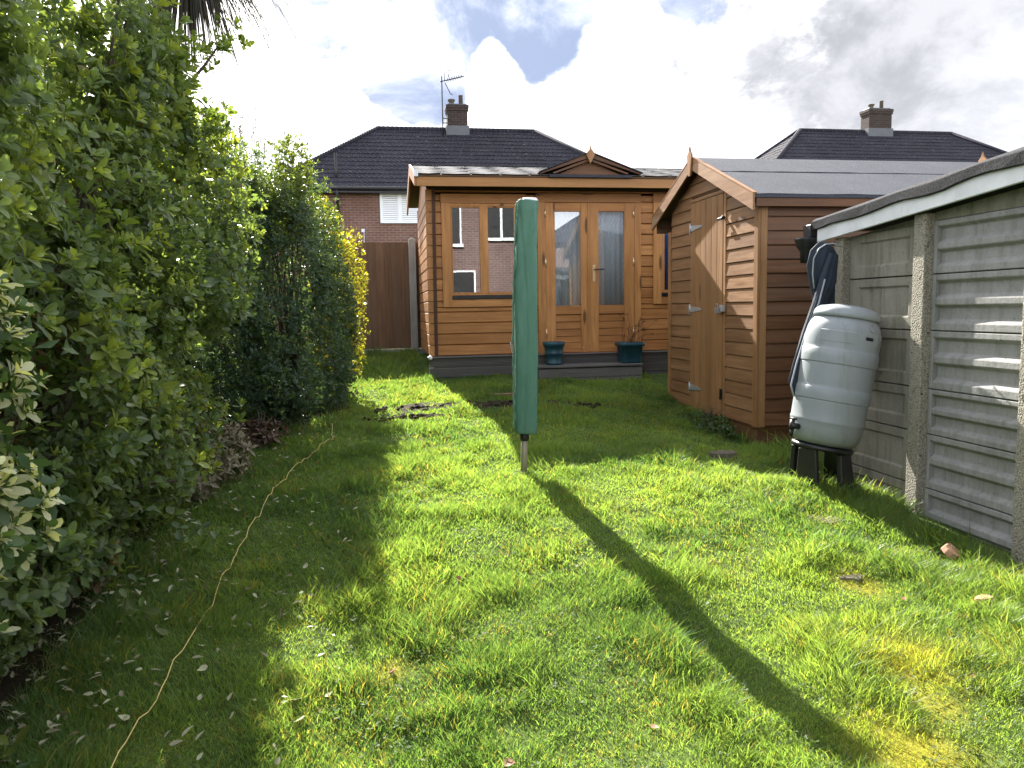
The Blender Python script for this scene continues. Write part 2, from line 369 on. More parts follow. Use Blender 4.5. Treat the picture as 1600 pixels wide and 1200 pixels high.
# green cover fabric
m, t, out = newmat('green canvas'); oc = t.n('ShaderNodeTexCoord').outputs['Object']
a = t.noise(t.n('ShaderNodeMapping', {0: oc, 3: (1, 1, .3)}).outputs[0], 7, 7, .65); f = t.noise(oc, 220, 2)
wr = t.noise(t.n('ShaderNodeMapping', {0: oc, 3: (1, 1, .45)}).outputs[0], 16, 5, .6, .8)
c = t.mix(t.rng(a, .3, .72), (.095, .205, .155), (.145, .285, .215)); c = t.mix(t.rng(t.noise(oc, 5, 8, .75), .6, .72, 0, .6), c, (.02, .07, .05))
p = t.n('ShaderNodeBsdfPrincipled', {'Base Color': c, 'Roughness': .62, 'Specular IOR Level': .3})
b = t.n('ShaderNodeBump', {'Height': t.math('ADD', wr, t.math('MULTIPLY', f, .1)), 'Distance': .012, 'Strength': .55}); t.t.links.new(b.outputs[0], p.inputs['Normal'])
tr = t.n('ShaderNodeBsdfTranslucent', {'Color': (.07, .27, .18, 1)}); mx = t.n('ShaderNodeMixShader', {0: .22, 1: p.outputs[0], 2: tr.outputs[0]})
t.t.links.new(mx.outputs[0], out.inputs[0]); M['canvas'] = m
# lace curtain
m, t, out = newmat('lace net'); oc = t.n('ShaderNodeTexCoord').outputs['Object']; sp = t.n('ShaderNodeSeparateXYZ', {0: oc})
sx = t.math('ADD', t.math('MULTIPLY', sp.outputs[0], 2*math.pi/.085), t.math('MULTIPLY', t.math('SINE', t.math('MULTIPLY', sp.outputs[2], 2*math.pi/.16)), 1.5))
pat = t.math('ABSOLUTE', t.math('SINE', sx)); ring = t.n('ShaderNodeTexVoronoi', {'Vector': t.n('ShaderNodeMapping', {0: oc, 3: (1, .05, 1)}).outputs[0], 'Scale': 22.0, 'Randomness': .25}).outputs['Distance']
pt = t.math('MAXIMUM', t.rng(pat, .86, .98), t.rng(t.math('ABSOLUTE', t.math('SUBTRACT', ring, .38)), .02, .06, .7, 0))
c = t.mix(t.math('MULTIPLY', pt, .6), (.58, .60, .64), (.84, .85, .87)); finish(t, out, c, .8, .2, pt, .002, .5); M['lace'] = m
# shutters: slats as pattern
m, t, out = newmat('white slats'); oc = t.n('ShaderNodeTexCoord').outputs['Object']; sp = t.n('ShaderNodeSeparateXYZ', {0: oc})
sl = t.math('FRACT', t.math('DIVIDE', sp.outputs[2], .055)); c = t.mix(t.rng(sl, .0, .2, 1, 0), (.72, .74, .77), (.38, .41, .47)); finish(t, out, c, .5, .3, sl, .01, .8); M['slats'] = m
# ground
m, t, out = newmat('lawn soil'); oc = t.n('ShaderNodeTexCoord').outputs['Object']
a = t.noise(oc, 3.0, 8, .65); f = t.noise(oc, 60, 5, .7); md = t.n('ShaderNodeAttribute', attribute_name='col').outputs['Color']
c = t.mix(t.rng(a, .35, .65), (.06, .10, .025), (.12, .17, .04)); sc_ = t.n('ShaderNodeSeparateColor', {0: md})
c = t.mix(sc_.outputs[0], c, t.mix(t.rng(f, .3, .7), (.22, .21, .02), (.33, .30, .035)))
c = t.mix(sc_.outputs[1], c, t.mix(t.rng(f, .35, .7), (.022, .016, .011), (.055, .041, .029)))
c = t.mix(t.rng(f, .35, .7, 0, .5), c, (.03, .04, .01)); finish(t, out, c, .95, .1, f, .02, .8); M['ground'] = m

# ------------------------------------------------------------------ the ground sheet
MOSS = [(1.95, 2.52, .17), (1.60, 2.06, .17), (2.15, 3.15, .09), (.0, 2.80, .05), (1.85, 2.30, .09), (2.45, 3.98, .07)]
def moss(x, y):
    r = np.zeros_like(np.asarray(x, float))
    for (a, b, s) in MOSS: r = np.maximum(r, np.exp(-(((x-a)/s)**2+((y-b)/(s*1.3))**2)))
    return np.clip(r*1.25*(.45+.8*vnoise(x, y, .07, 3)), 0, 1)
def bare(x, y):
    """dug line across the lawn and the bed below the shrubs"""
    l1 = 7.16+.10*np.sin(np.asarray(x)*2.2)+.12*(vnoise(x, y, .3, 1)-.5)
    tr = sstep(.24, .12, np.abs(y-l1))*sstep(-.15, .05, x)*sstep(2.1, 1.6, x)*(vnoise(x, y, .12, 2) > .18)
    cl = np.exp(-(((x-.30)/.28)**2+((y-6.82)/.13)**2)) > .45+.5*(1-vnoise(x, y, .1, 5))
    bed = sstep(-1.10, -1.32, x+.28*(vnoise(x, y, .5, 4)-.5)+.07*sstep(3.2, 2.4, y))*sstep(9.2, 8.8, y)
    bed = np.maximum(bed, sstep(-.35, -.6, x+.3*(vnoise(x, y, .4, 4)-.5))*sstep(6.5, 6.9, y))
    return np.maximum(np.maximum(tr, cl), bed)
gx = np.concatenate(([-400, -120, -40, -15, -8, -5], np.arange(-3.4, 4.0, .05), [6, 10, 16, 40, 120, 400]))
gy = np.concatenate(([-400, -120, -40, -15, -6, -3], np.arange(-1.0, 12.0, .05), [14, 18, 26, 40, 120, 400]))
X, Y = np.meshgrid(gx, gy); Z = G(X, Y)+(.025*(vnoise(X, Y, .35)-.5)+.02*(vnoise(X, Y, .12)-.5))*((X > -3.4) & (X < 3.9) & (Y > -1) & (Y < 11.9))
bb = bare(X, Y); Z = Z+np.where(Y > 6.5, .035*(vnoise(X, Y, .09, 31)-.1), -.02)*bb*(X > -.4)-.02*bb*(X <= -.4)
ny, nx = X.shape; idx = np.arange(nx*ny).reshape(ny, nx)
ff = np.stack([idx[:-1, :-1], idx[:-1, 1:], idx[1:, 1:], idx[1:, :-1]], -1).reshape(-1, 4)
gc = np.stack([moss(X, Y), bb, 0*X], -1).reshape(-1, 3)
gr = np_mesh('ground', np.stack([X, Y, Z], -1).reshape(-1, 3), ff.ravel(), np.full(len(ff), 4), M['ground'], None, gc); tag(gr, kind='structure')

# ------------------------------------------------------------------ grass
def footprint_ok(x, y):
    ok = (y < 8.83) | (x < .47) | (x > 4.4)
    ok &= ~((x > 2.97) & (y > 5.80) & (y < 7.8))
    ok &= ~((x > 3.14) & (y < 5.2)); ok &= ~((x > 1.7) & (x < 2.98) & (y > 8.47)); return ok
def grass_blades(x0, x1, y0, y1, dens, wid):
    n = int((x1-x0)*(y1-y0)*dens); x = RNG.uniform(x0, x1, n); y = RNG.uniform(y0, y1, n)
    k = footprint_ok(x, y) & (RNG.random(n) > .97*bare(x, y)) & (RNG.random(n) > .72*moss(x, y))
    k &= RNG.random(n) < .42+1.35*vnoise(x, y, .13, 8)*(.55+.9*vnoise(x, y, .5, 18))
    k &= (x > -1.45)
    x, y = x[k], y[k]; n = len(x)
    tuft = vnoise(x, y, .30, 6)*.6+vnoise(x, y, .11, 7)*.4
    edge = sstep(2.65, 3.05, x)*(y < 5.5)+sstep(.12, 0, np.abs(x-2.95))*(y > 5.6)*.5+sstep(8.5, 8.8, y)*.4
    h = (.017+.085*np.clip(tuft-.30, 0, 1)**1.4*1.5)*(.6+.8*RNG.random(n))*(1+1.1*edge)*(1-.45*moss(x, y))
    long_ = RNG.random(n) < .035; h = np.where(long_, h*1.7, h)
    wd = wid*(.55+.8*RNG.random(n))
    th = 2*math.pi*(vnoise(x, y, .35, 9)*1.6+RNG.random(n)*.75); lean = h*(.25+1.0*RNG.random(n)**1.2)
    d = np.stack([np.cos(th), np.sin(th)], -1); fa = RNG.uniform(0, 2*math.pi, n); s = np.stack([np.cos(fa), np.sin(fa)], -1)
    zb = G(x, y)-.004+(.025*(vnoise(x, y, .35)-.5)+.02*(vnoise(x, y, .12)-.5))
    P = np.zeros((n, 5, 3), np.float32)
    for i, (u_, q, wf) in enumerate(((0, 0, .8), (0, 0, .8), (.62, .42, .85), (.62, .42, .85), (1, 1, 0))):
        sg = (-1, 1, -1, 1, 0)[i]
        P[:, i, 0] = x+d[:, 0]*lean*q+s[:, 0]*wd*.5*sg*wf; P[:, i, 1] = y+d[:, 1]*lean*q+s[:, 1]*wd*.5*sg*wf; P[:, i, 2] = zb+h*u_
    c1 = np.array([.058, .128, .046]); c2 = np.array([.210, .315, .090]); c3 = np.array([.27, .25, .08])
    q = np.clip(.55*RNG.random(n)+.75*(vnoise(x, y, .45, 12)-.2), 0, 1)[:, None]; C = c1*(1-q)+c2*q
    dry = (RNG.random(n) < .05+.12*(vnoise(x, y, .25, 26) > .6))[:, None]; C = np.where(dry, c3*(.6+.6*RNG.random(n))[:, None], C)
    mo = moss(x, y)[:, None]*.45; C = C*(1-mo)+np.array([.30, .285, .03])*mo
    return P, np.repeat(C[:, None, :], 5, 1)
parts = [grass_blades(-1.5, 3.2, 1.2, 3.4, 24000, .0034), grass_blades(-1.5, 3.2, 3.4, 5.8, 13000, .0050), grass_blades(-1.4, 3.1, 5.8, 8.85, 7500, .0072), grass_blades(-1.4, .6, 8.85, 11.1, 5000, .009)]
P = np.concatenate([p[0] for p in parts]); C = np.concatenate([p[1] for p in parts]); n = len(P)
base_i = (np.arange(n)*5)[:, None]
fl = np.concatenate([base_i+np.array([0, 1, 3, 2]), base_i+np.array([2, 3, 4])], 1).ravel()
lt = np.tile([4, 3], n)
go = np_mesh('grass', P.reshape(-1, 3), fl, lt, M['grass'], None, C.reshape(-1, 3)); tag(go, 'shaggy green lawn grass', None, None, 'stuff')

# ------------------------------------------------------------------ leaves and shrubs
def frame_from(dv, spin):
    dv = dv/np.linalg.norm(dv, axis=1, keepdims=True)
    ref = np.where(np.abs(dv[:, 2:3]) > .95, [[1., 0, 0]], [[0., 0, 1]])
    a = np.cross(ref, dv); a /= np.linalg.norm(a, axis=1, keepdims=True); b = np.cross(dv, a)
    c, s = np.cos(spin)[:, None], np.sin(spin)[:, None]
    return np.stack([a*c+b*s, -a*s+b*c, dv], 2)        # columns: x, y, axis
LEAF_HI = (np.array([[0, 0, 0], [-.30, .34, .06], [0, .35, -.02], [.30, .34, .06], [-.47, .66, .06], [0, .68, -.02], [.47, .66, .06], [-.27, .92, .0], [.27, .92, .0], [0, 1, -.06]], float),
           [(0, 2, 1), (0, 3, 2), (1, 2, 5, 4), (2, 3, 6, 5), (4, 5, 9, 7), (5, 6, 8, 9)])
LEAF_LO = (np.array([[0, 0, 0], [-.45, .55, .05], [0, .6, -.02], [.45, .55, .05], [0, 1, -.05]], float), [(0, 2, 1), (0, 3, 2), (1, 2, 4), (2, 3, 4)])
def leaf_mesh(pos, axis, spin, tilt, length, width, col, tmpl):
    """leaves at pos; axis = stem direction, spin round it, tilt of the blade away from it"""
    V, Fs = tmpl; n = len(pos); R = frame_from(axis, spin)
    v = V[None]*np.stack([width, length, length], -1)[:, None, :]
    ct, st = np.cos(tilt)[:, None], np.sin(tilt)[:, None]
    # blade runs in y; rotate so y -> (sin tilt) outward + (cos tilt) along axis
    loc = np.stack([v[..., 0], v[..., 1]*st-v[..., 2]*ct, v[..., 1]*ct+v[..., 2]*st], -1)
    w_ = np.einsum('nij,nkj->nki', R, loc)+pos[:, None, :]
    k = len(V); bi = (np.arange(n)*k)[:, None]
    fl = np.concatenate([bi+np.array(f) for f in Fs], 1).ravel(); lt = np.tile([len(f) for f in Fs], n)
    return w_.reshape(-1, 3), fl, lt, np.repeat(col, k, 0)
def rosettes(cen, axis, nl, length, asp, cols, tmpl, spread=(.35, 1.25), stem=.35, jit=.25):
    n = len(cen); j = np.tile(np.arange(nl), n); rep = np.repeat(np.arange(n), nl); q = j/(nl-1)
    ax = axis[rep]/np.linalg.norm(axis[rep], axis=1, keepdims=True)
    L = length[rep]*(.65+.5*q)*(.85+.3*RNG.random(n*nl))
    pos = cen[rep]-ax*(q*stem*length[rep])[:, None]
    spin = j*2.4+np.repeat(RNG.uniform(0, 6.28, n), nl)+RNG.normal(0, .2, n*nl)
    tilt = spread[0]+(spread[1]-spread[0])*q+RNG.normal(0, jit, n*nl)
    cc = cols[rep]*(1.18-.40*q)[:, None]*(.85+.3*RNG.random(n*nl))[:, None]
    return leaf_mesh(pos, ax, spin, tilt, L, L*asp, cc, tmpl)
def joinp(ps):
    V = []; Fl = []; L = []; C = []; o = 0
    for v, f, l, c in ps: V.append(v); Fl.append(f+o); L.append(l); C.append(c); o += len(v)
    return np.concatenate(V), np.concatenate(Fl), np.concatenate(L), np.concatenate(C)
def lobes_pts(lobes, n, shell=.16, inner=.72, gap=.33, gs=.42):
    """points scattered in the outer shell of overlapping lobes, with clumps and hollows"""
    Lb = np.array(lobes, float); ar = (Lb[:, 3]*Lb[:, 4]+Lb[:, 3]*Lb[:, 5]+Lb[:, 4]*Lb[:, 5]); out = []; nor = []
    tot = 0
    while tot < n:
        m = n*2; i = RNG.choice(len(Lb), m, p=ar/ar.sum()); d = RNG.normal(size=(m, 3)); d /= np.linalg.norm(d, axis=1, keepdims=True)
        r = 1-np.abs(RNG.normal(0, shell, m))+.05*RNG.random(m)
        bump = vnoise(d[:, 0]*2+i*3.1+d[:, 2], d[:, 1]*2+d[:, 2]*1.7, .55, 3)
        r = r*(.80+.36*bump)
        p = Lb[i, :3]+d*r[:, None]*Lb[i, 3:]
        dd = np.min([np.where(i == k, 9, np.linalg.norm((p-Lb[k, :3])/Lb[k, 3:], axis=1)) for k in range(len(Lb))], 0)
        ok = (dd > inner) & (p[:, 2] > G(p[:, 0], p[:, 1])+.03)
        ok &= vnoise(p[:, 1]+p[:, 0]*.7, p[:, 2]+p[:, 0]*.4, gs, 11) > gap*RNG.random(m)*2
        nn = d/Lb[i, 3:]; nn /= np.linalg.norm(nn, axis=1, keepdims=True)
        out.append(p[ok]); nor.append(nn[ok]); tot += ok.sum()
    return np.concatenate(out)[:n], np.concatenate(nor)[:n]
def branchwork(mb, base, pts, rad, lift=.4):
    base = Vector(base)
    for p in pts:
        p = Vector(p); mid = base.lerp(p, .45)+Vector((random.uniform(-.08, .08), random.uniform(-.08, .08), lift*random.uniform(.1, .5)))
        q = mid.lerp(p, .5)+Vector((random.uniform(-.05, .05), random.uniform(-.05, .05), random.uniform(0, .06)))
        mb.tube([base+Vector((random.uniform(-.06, .06), random.uniform(-.1, .1), -.05)), base.lerp(mid, .5)+Vector((0, 0, .05)), mid, q, p], [rad, rad*.8, rad*.55, rad*.35, rad*.15], 6)
def lerpc(a, b, q): return np.array(a)*(1-q[:, None])+np.array(b)*q[:, None]
def shrub(name, label, cat, base, lobes, nros, nl, size, asp, cA, cB, tmpl, mat, spread=(.35, 1.25), fill=0, nb=26, rad=.022, extra=None, up=.55, group=None, gap=.33, bark='bark', young=None):
    root = thing(name, label, cat, base, 0, group)
    p, nrm = lobes_pts(lobes, nros, gap=gap)
    ax = nrm+np.array([0, 0, up])+RNG.normal(0, .35, p.shape)
    q = np.clip(.65*vnoise(p[:, 1]+p[:, 0], p[:, 2], .3, 2)+.5*RNG.random(len(p))-.1, 0, 1)
    cols = lerpc(cA, cB, q)
    if young is not None:
        yk = (RNG.random(len(p)) < .5*sstep(.45, .7, vnoise(p[:, 1]-p[:, 0], p[:, 2], .4, 5)))[:, None]; cols = np.where(yk, np.array(young)*(.8+.4*RNG.random(len(p)))[:, None], cols)
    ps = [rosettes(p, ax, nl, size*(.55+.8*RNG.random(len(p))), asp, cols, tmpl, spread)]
    if fill:
        fp, fn = lobes_pts(lobes, fill, shell=.34, inner=.4, gap=.1)
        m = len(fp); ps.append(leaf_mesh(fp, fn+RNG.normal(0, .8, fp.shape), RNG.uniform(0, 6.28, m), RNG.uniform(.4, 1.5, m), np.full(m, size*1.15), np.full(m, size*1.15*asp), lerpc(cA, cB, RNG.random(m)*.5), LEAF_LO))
    if extra: ps += extra(p, nrm)
    v, f, l, c = joinp(ps); np_mesh('foliage', v, f, l, mat, root, c)
    mb = MB(); sel = RNG.choice(len(p), min(nb, len(p)), replace=False)
    branchwork(mb, base, p[sel], rad); mb.build('branches', M[bark], root); return root

# large evergreen shrub in front, left
S1 = [(-1.80, 3.9, 1.5, .85, 1.25, 1.45), (-1.27, 5.0, 1.80, .47, .65, .50), (-1.20, 5.15, 2.15, .44, .6, .62), (-1.72, 4.2, 3.0, .72, 1.0, .95), (-1.35, 4.6, 2.75, .33, .5, .5), (-1.5, 4.4, .85, .42, .8, .55), (-1.78, 2.55, 2.0, .75, .9, 1.3), (-1.45, 4.9, 2.5, .45, .55, .5), (-2.3, 5.2, 1.6, .7, .9, 1.4), (-1.45, 3.4, 1.3, .42, .7, .9), (-1.32, 4.75, .80, .36, .55, .48), (-1.75, 3.0, .8, .6, .8, .6)]
def s1_extra(p, nrm):
    """long shoots that stand out of the outline"""
    cs = []; axs = []
    def shoot(a, b, k, sag):
        a = np.array(a); b = np.array(b)
        for i in range(k):
            q = (i+RNG.random())/k; pt = a+(b-a)*q+RNG.normal(0, .05, 3)+np.array([0, 0, -sag*q*q]); cs.append(pt); axs.append((b-a)/np.linalg.norm(b-a)+np.array([0, 0, .9])+RNG.normal(0, .4, 3))
    shoot((-1.35, 4.7, 2.60), (-.80, 5.0, 3.22), 46, .0); shoot((-1.25, 4.8, 2.45), (-.92, 5.1, 2.72), 26, 0); shoot((-1.3, 4.8, 2.7), (-.98, 5.0, 3.1), 24, 0)
    for s in range(60):
        i = RNG.integers(len(p))
        if p[i, 0] > -1.7: shoot(p[i], p[i]+nrm[i]*.10+np.array([.02, 0, .16]), 5, 0)
    dk = RNG.choice(len(p), 420, replace=False); m = len(dk)
    dead = leaf_mesh(p[dk]+nrm[dk]*.03, nrm[dk]+RNG.normal(0, .7, (m, 3)), RNG.uniform(0, 6.28, m), RNG.uniform(.5, 2.2, m), RNG.uniform(.03, .055, m), RNG.uniform(.012, .026, m), lerpc((.13, .07, .03), (.26, .2, .08), RNG.random(m)), LEAF_HI)
    cs = np.array(cs); axs = np.array(axs); n = len(cs)
    return [dead]+[rosettes(cs, axs, 7, .06*(.7+.5*RNG.random(n)), .48, lerpc((.10, .16, .04), (.20, .27, .06), RNG.random(n)), LEAF_HI)]
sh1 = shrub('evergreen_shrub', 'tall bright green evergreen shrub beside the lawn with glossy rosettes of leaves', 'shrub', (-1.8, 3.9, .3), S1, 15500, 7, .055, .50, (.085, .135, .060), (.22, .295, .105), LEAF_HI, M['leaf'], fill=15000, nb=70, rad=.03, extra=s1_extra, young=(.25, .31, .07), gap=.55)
mb = MB()
for (bx, by) in ((-1.95, 3.1), (-1.72, 3.5), (-2.0, 3.75), (-1.7, 4.2), (-1.85, 4.6)):
    mb.tube([(bx, by, .2), (bx+.03, by+.05, .8), (bx-.05, by+.12, 1.5), (bx+.06, by+.1, 2.3), (bx+.1, by+.2, 3.0)], [.045, .04, .034, .026, .012], 8)
mb.tube([(-1.5, 4.6, 2.3), (-1.2, 4.75, 2.62), (-.98, 4.9, 2.95), (-.84, 5.0, 3.2)], [.018, .014, .009, .004], 6)
mb.build('trunk', M['bark'], sh1)
# rambling climber with round leaves, below it
def s2_extra(p, nrm):
    cs = []; axs = []
    for s in range(34):
        i = RNG.integers(len(p)); a = p[i]; L = RNG.uniform(.25, .55); d = nrm[i]*.7+np.array([.25, -.1, .1]); d /= np.linalg.norm(d)
        if a[0] < -1.75: continue
        for k in range(9):
            q = (k+1)/9; cs.append(a+d*L*q+np.array([0, 0, .12*q-.35*q*q])); axs.append(np.array([.2, -.2, 1])+RNG.normal(0, .4, 3))
    cs = np.array(cs); axs = np.array(axs); n = len(cs)
    return [rosettes(cs, axs, 3, .05*(.7+.6*RNG.random(n)), .62, lerpc((.055, .115, .035), (.13, .17, .04), RNG.random(n)), LEAF_HI, (1.0, 1.4))]
shrub('rambling_climber', 'rambling climber with rounded dull green and bronze leaves spilling onto the lawn', 'climber', (-1.6, 2.9, .22), [(-1.62, 2.85, .75, .40, .9, .55), (-1.55, 3.6, .6, .34, .55, .42), (-1.62, 2.2, .7, .34, .5, .5), (-1.5, 3.2, 1.45, .25, .6, .3)], 2300, 5, .058, .62, (.08, .135, .065), (.17, .225, .085), LEAF_HI, M['leaf'], (.7, 1.5), fill=2200, nb=30, rad=.012, extra=s2_extra, up=.8, young=(.17, .11, .05))
# variegated shrub at the frame edge
def s3_extra(p, nrm):
    n = len(p); return [rosettes(p+nrm*.012, nrm+np.array([0, 0, .8])+RNG.normal(0, .3, p.shape), 6, .05*(.7+.5*RNG.random(n)), .5, lerpc((.50, .52, .30), (.66, .66, .45), RNG.random(n)), LEAF_HI, (.6, 1.4))]
shrub('variegated_shrub', 'variegated shrub with cream edged leaves next to the rambling climber', 'shrub', (-1.12, 1.98, .1), [(-1.02, 1.98, 1.42, .19, .22, .22), (-1.03, 1.96, 1.06, .22, .22, .17), (-1.1, 1.95, .75, .15, .2, .3)], 300, 6, .055, .48, (.05, .10, .04), (.10, .16, .06), LEAF_HI, M['leaf'], fill=300, nb=9, rad=.006, extra=s3_extra)
# dense dark hedge bush further back
def s4_extra(p, nrm):
    k = (p[:, 2] > 2.3) | (RNG.random(len(p)) < .12); q = p[k]+nrm[k]*.05+np.array([0, 0, .03]); n = len(q)
    return [rosettes(q, nrm[k]+np.array([0, 0, 1.2])+RNG.normal(0, .3, q.shape), 6, .042*(.7+.5*RNG.random(n)), .42, lerpc((.07, .12, .03), (.14, .19, .04), RNG.random(n)), LEAF_LO)]
S4 = [(-1.2, 7.4, 1.75, .80, .9, 1.28), (-1.75, 6.9, 1.75, .75, .75, 1.25), (-.80, 8.1, 1.55, .50, .6, 1.0), (-.86, 6.95, 1.65, .48, .55, .95), (-.62, 7.75, 1.45, .38, .5, .85), (-1.35, 6.6, 2.2, .5, .5, .75), (-.75, 7.3, .95, .48, .6, .48), (-1.3, 6.6, 1.0, .5, .5, .55), (-.95, 6.6, .95, .42, .45, .45), (-1.35, 6.35, 1.6, .45, .4, .6), (-1.75, 7.6, 2.5, .6, .6, .65)]
sh4 = shrub('hedge_bush', 'dense dark green small leaved hedge bush beside the back fence', 'hedge', (-1.2, 7.4, .58), S4, 16000, 6, .042, .46, (.040, .080, .050), (.105, .165, .092), LEAF_LO, M['leaf'], fill=9000, nb=26, rad=.012, extra=s4_extra, gap=.30)
shrub('golden_shrub', 'narrow golden leaved shrub catching the sun beside the fence', 'shrub', (-.45, 8.3, .66), [(-.44, 8.2, 1.75, .28, .40, .72), (-.46, 8.1, 1.15, .28, .35, .42), (-.62, 8.0, 2.35, .22, .28, .28)], 1500, 6, .042, .45, (.20, .22, .03), (.42, .38, .035), LEAF_LO, M['leaf'], fill=500, nb=22, rad=.012)
shrub('sapling', 'slender sapling with pale yellow green leaves rising at the edge of the hedge', 'sapling', (-.80, 6.95, .56), [(-.74, 6.95, 2.72, .17, .28, .30), (-.82, 6.98, 2.35, .24, .3, .35)], 520, 6, .048, .45, (.08, .12, .03), (.17, .20, .04), LEAF_LO, M['leaf'], fill=200, nb=18, rad=.014)
# upright thin twigs
root = thing('twiggy_shrub', 'sparse grey shrub of thin upright twigs rising above the hedge', 'shrub', (-1.4, 9.3, .74)); mb = MB(); cs = []; axs = []
for i in range(44):
    bx, by = -1.45+random.gauss(0, .1), 9.3+random.gauss(0, .15); tx = random.uniform(-1.9, -.98); tz = 3.88-.6*max(0, tx+1.5)+random.uniform(-.35, .1)
    pt = [(bx+(tx-bx)*q**1.3, by+.1*q, .7+(tz-.7)*q) for q in (0, .3, .6, .8, 1)]
    mb.tube(pt, [.011, .009, .006, .004, .0025], 5)
    for k in range(26):
        q = random.uniform(.6, 1.0); cs.append((bx+(tx-bx)*q**1.3+random.gauss(0, .012), by+.1*q+random.gauss(0, .012), .7+(tz-.7)*q)); axs.append((random.gauss(0, .6), random.gauss(0, .6), 1))
cs = np.array(cs); axs = np.array(axs); n = len(cs)
v, f, l, c = rosettes(cs, axs, 3, .034*(.6+.6*RNG.random(n)), .4, lerpc((.12, .12, .08), (.2, .19, .13), RNG.random(n)), LEAF_LO)
np_mesh('foliage', v, f, l, M['leaf_dry'], root, c); mb.build('stems', M['twig'], root)
# low plants at the hedge foot
shrub('faded_plant', 'low plant with bleached buff leaves at the foot of the shrubs', 'plant', (-1.1, 5.25, .4), [(-1.12, 5.2, .58, .22, .45, .24), (-1.2, 4.8, .52, .2, .3, .2)], 420, 6, .055, .4, (.13, .12, .075), (.30, .27, .18), LEAF_LO, M['leaf_dry'], (.6, 1.5), 150, 16, .008)
shrub('dark_red_plant', 'low plant with dark red brown leaves in front of the hedge bush', 'plant', (-.95, 6.15, .49), [(-1.0, 6.15, .55, .24, .26, .11)], 110, 5, .065, .48, (.07, .04, .025), (.13, .09, .065), LEAF_LO, M['leaf_dry'], (.8, 1.5), 60, 14, .008)
shrub('shed_weed', 'small leafy weed growing at the foot of the shed door', 'plant', (2.82, 6.3, .42), [(2.80, 6.30, .46, .14, .42, .09), (2.74, 6.75, .46, .12, .25, .06)], 240, 5, .035, .5, (.03, .07, .02), (.07, .12, .035), LEAF_LO, M['leaf'], (.7, 1.5), 0, 14, .004)
# palm with hanging fronds, its head above the frame
root = thing('palm_tree', 'palm tree top with thin dark drooping fronds above the shrubs', 'palm tree', (-1.62, 5.45, .44))
mb = MB(); mb.tube([(-1.62, 5.45, .4), (-1.62, 5.45, 1.6), (-1.52, 5.42, 2.7), (-1.2, 5.4, 3.9)], [.10, .08, .06, .05], 12); mb.build('trunk', M['bark'], root)
V = []; Fl = []; Lt = []; C = []; o = 0
for i in range(700):
    az = RNG.uniform(0, 6.283); el = RNG.uniform(-1.3, .45); L = RNG.uniform(.7, 1.1); wd = RNG.uniform(.004, .008); p = np.array([-1.14, 5.4, 3.92+RNG.uniform(-.12, .15)]); d = np.array([math.cos(az)*math.cos(el), math.sin(az)*math.cos(el), math.sin(el)])
    s = np.array([-math.sin(az), math.cos(az), 0]); k = 7; pts = []
    for j in range(k):
        q = j/(k-1); ww = wd*(1-q*.9)*(1 if q > .1 else .7); pts += [p-s*ww, p+s*ww]; d = d+np.array([0, 0, -.30 if el > 0 else -.20]); d /= np.linalg.norm(d); p = p+d*L/(k-1)
    V.append(np.array(pts)); 
    for j in range(k-1): Fl += [o+2*j, o+2*j+1, o+2*j+3, o+2*j+2]; Lt.append(4)
    o += 2*k; C.append(np.tile(np.array([.06, .055, .045])*RNG.uniform(.6, 1.3) if el < .3 else np.array([.04, .06, .03]), (2*k, 1)))
np_mesh('fronds', np.concatenate(V), np.array(Fl), np.array(Lt), M['leaf_dry'], root, np.concatenate(C))

# ------------------------------------------------------------------ summerhouse
Yw = 8.95; sx0, sx1, sy1 = .53, 4.34, 11.0; zf, zt = .962, 2.862
cab = thing('summerhouse', 'honey brown log summerhouse with glazed double doors at the back of the lawn', 'summerhouse', (2.43, 8.95, .96))
OPEN = [(.70, 1.68, 1.525, 2.815), (1.82, 3.08, zf, 2.825), (3.235, 4.17, 1.525, 2.835)]
NB = 15; bh = (zt-zf)/NB
def spans(a, b, z0, z1, opens):
    out = [(a, b)]
    for (o0, o1, q0, q1) in opens:
        if z1 <= q0+.013 or z0 >= q1-.013: continue
        nw = []
        for (s, e) in out:
            if o1 <= s or o0 >= e: nw.append((s, e)); continue
            if s < o0: nw.append((s, o0))
            if o1 < e: nw.append((o1, e))
        out = nw
    return out
for (w0, w1) in ((sx0+.075, 2.435), (2.435, sx1)):
  mb = MB()
  for i in range(NB):
      z0 = zf+i*bh; z1 = z0+bh
      cuts = sorted({z0, z1} | {q for o_ in OPEN for q in o_[2:] if z0+.012 < q < z1-.012})
      for (z0, z1, a, b) in [(c0_, c1_, a_, b_) for c0_, c1_ in zip(cuts[:-1], cuts[1:]) for (a_, b_) in spans(w0, w1, c0_, c1_, OPEN)]:
          if z1-z0 < .012: continue
          # tongue and groove log: chamfered top and bottom edges
          mb.prism([(0, z0+.002), (-.012, z0+.010), (-.012, z1-.010), (0, z1-.002), (.034, z1-.002), (.034, z0+.002)], lambda y, z, a=a: (a, Yw+y, z), lambda y, z, b=b: (b, Yw+y, z))
  mb.build('front_wall', M['cabin_x'], cab)
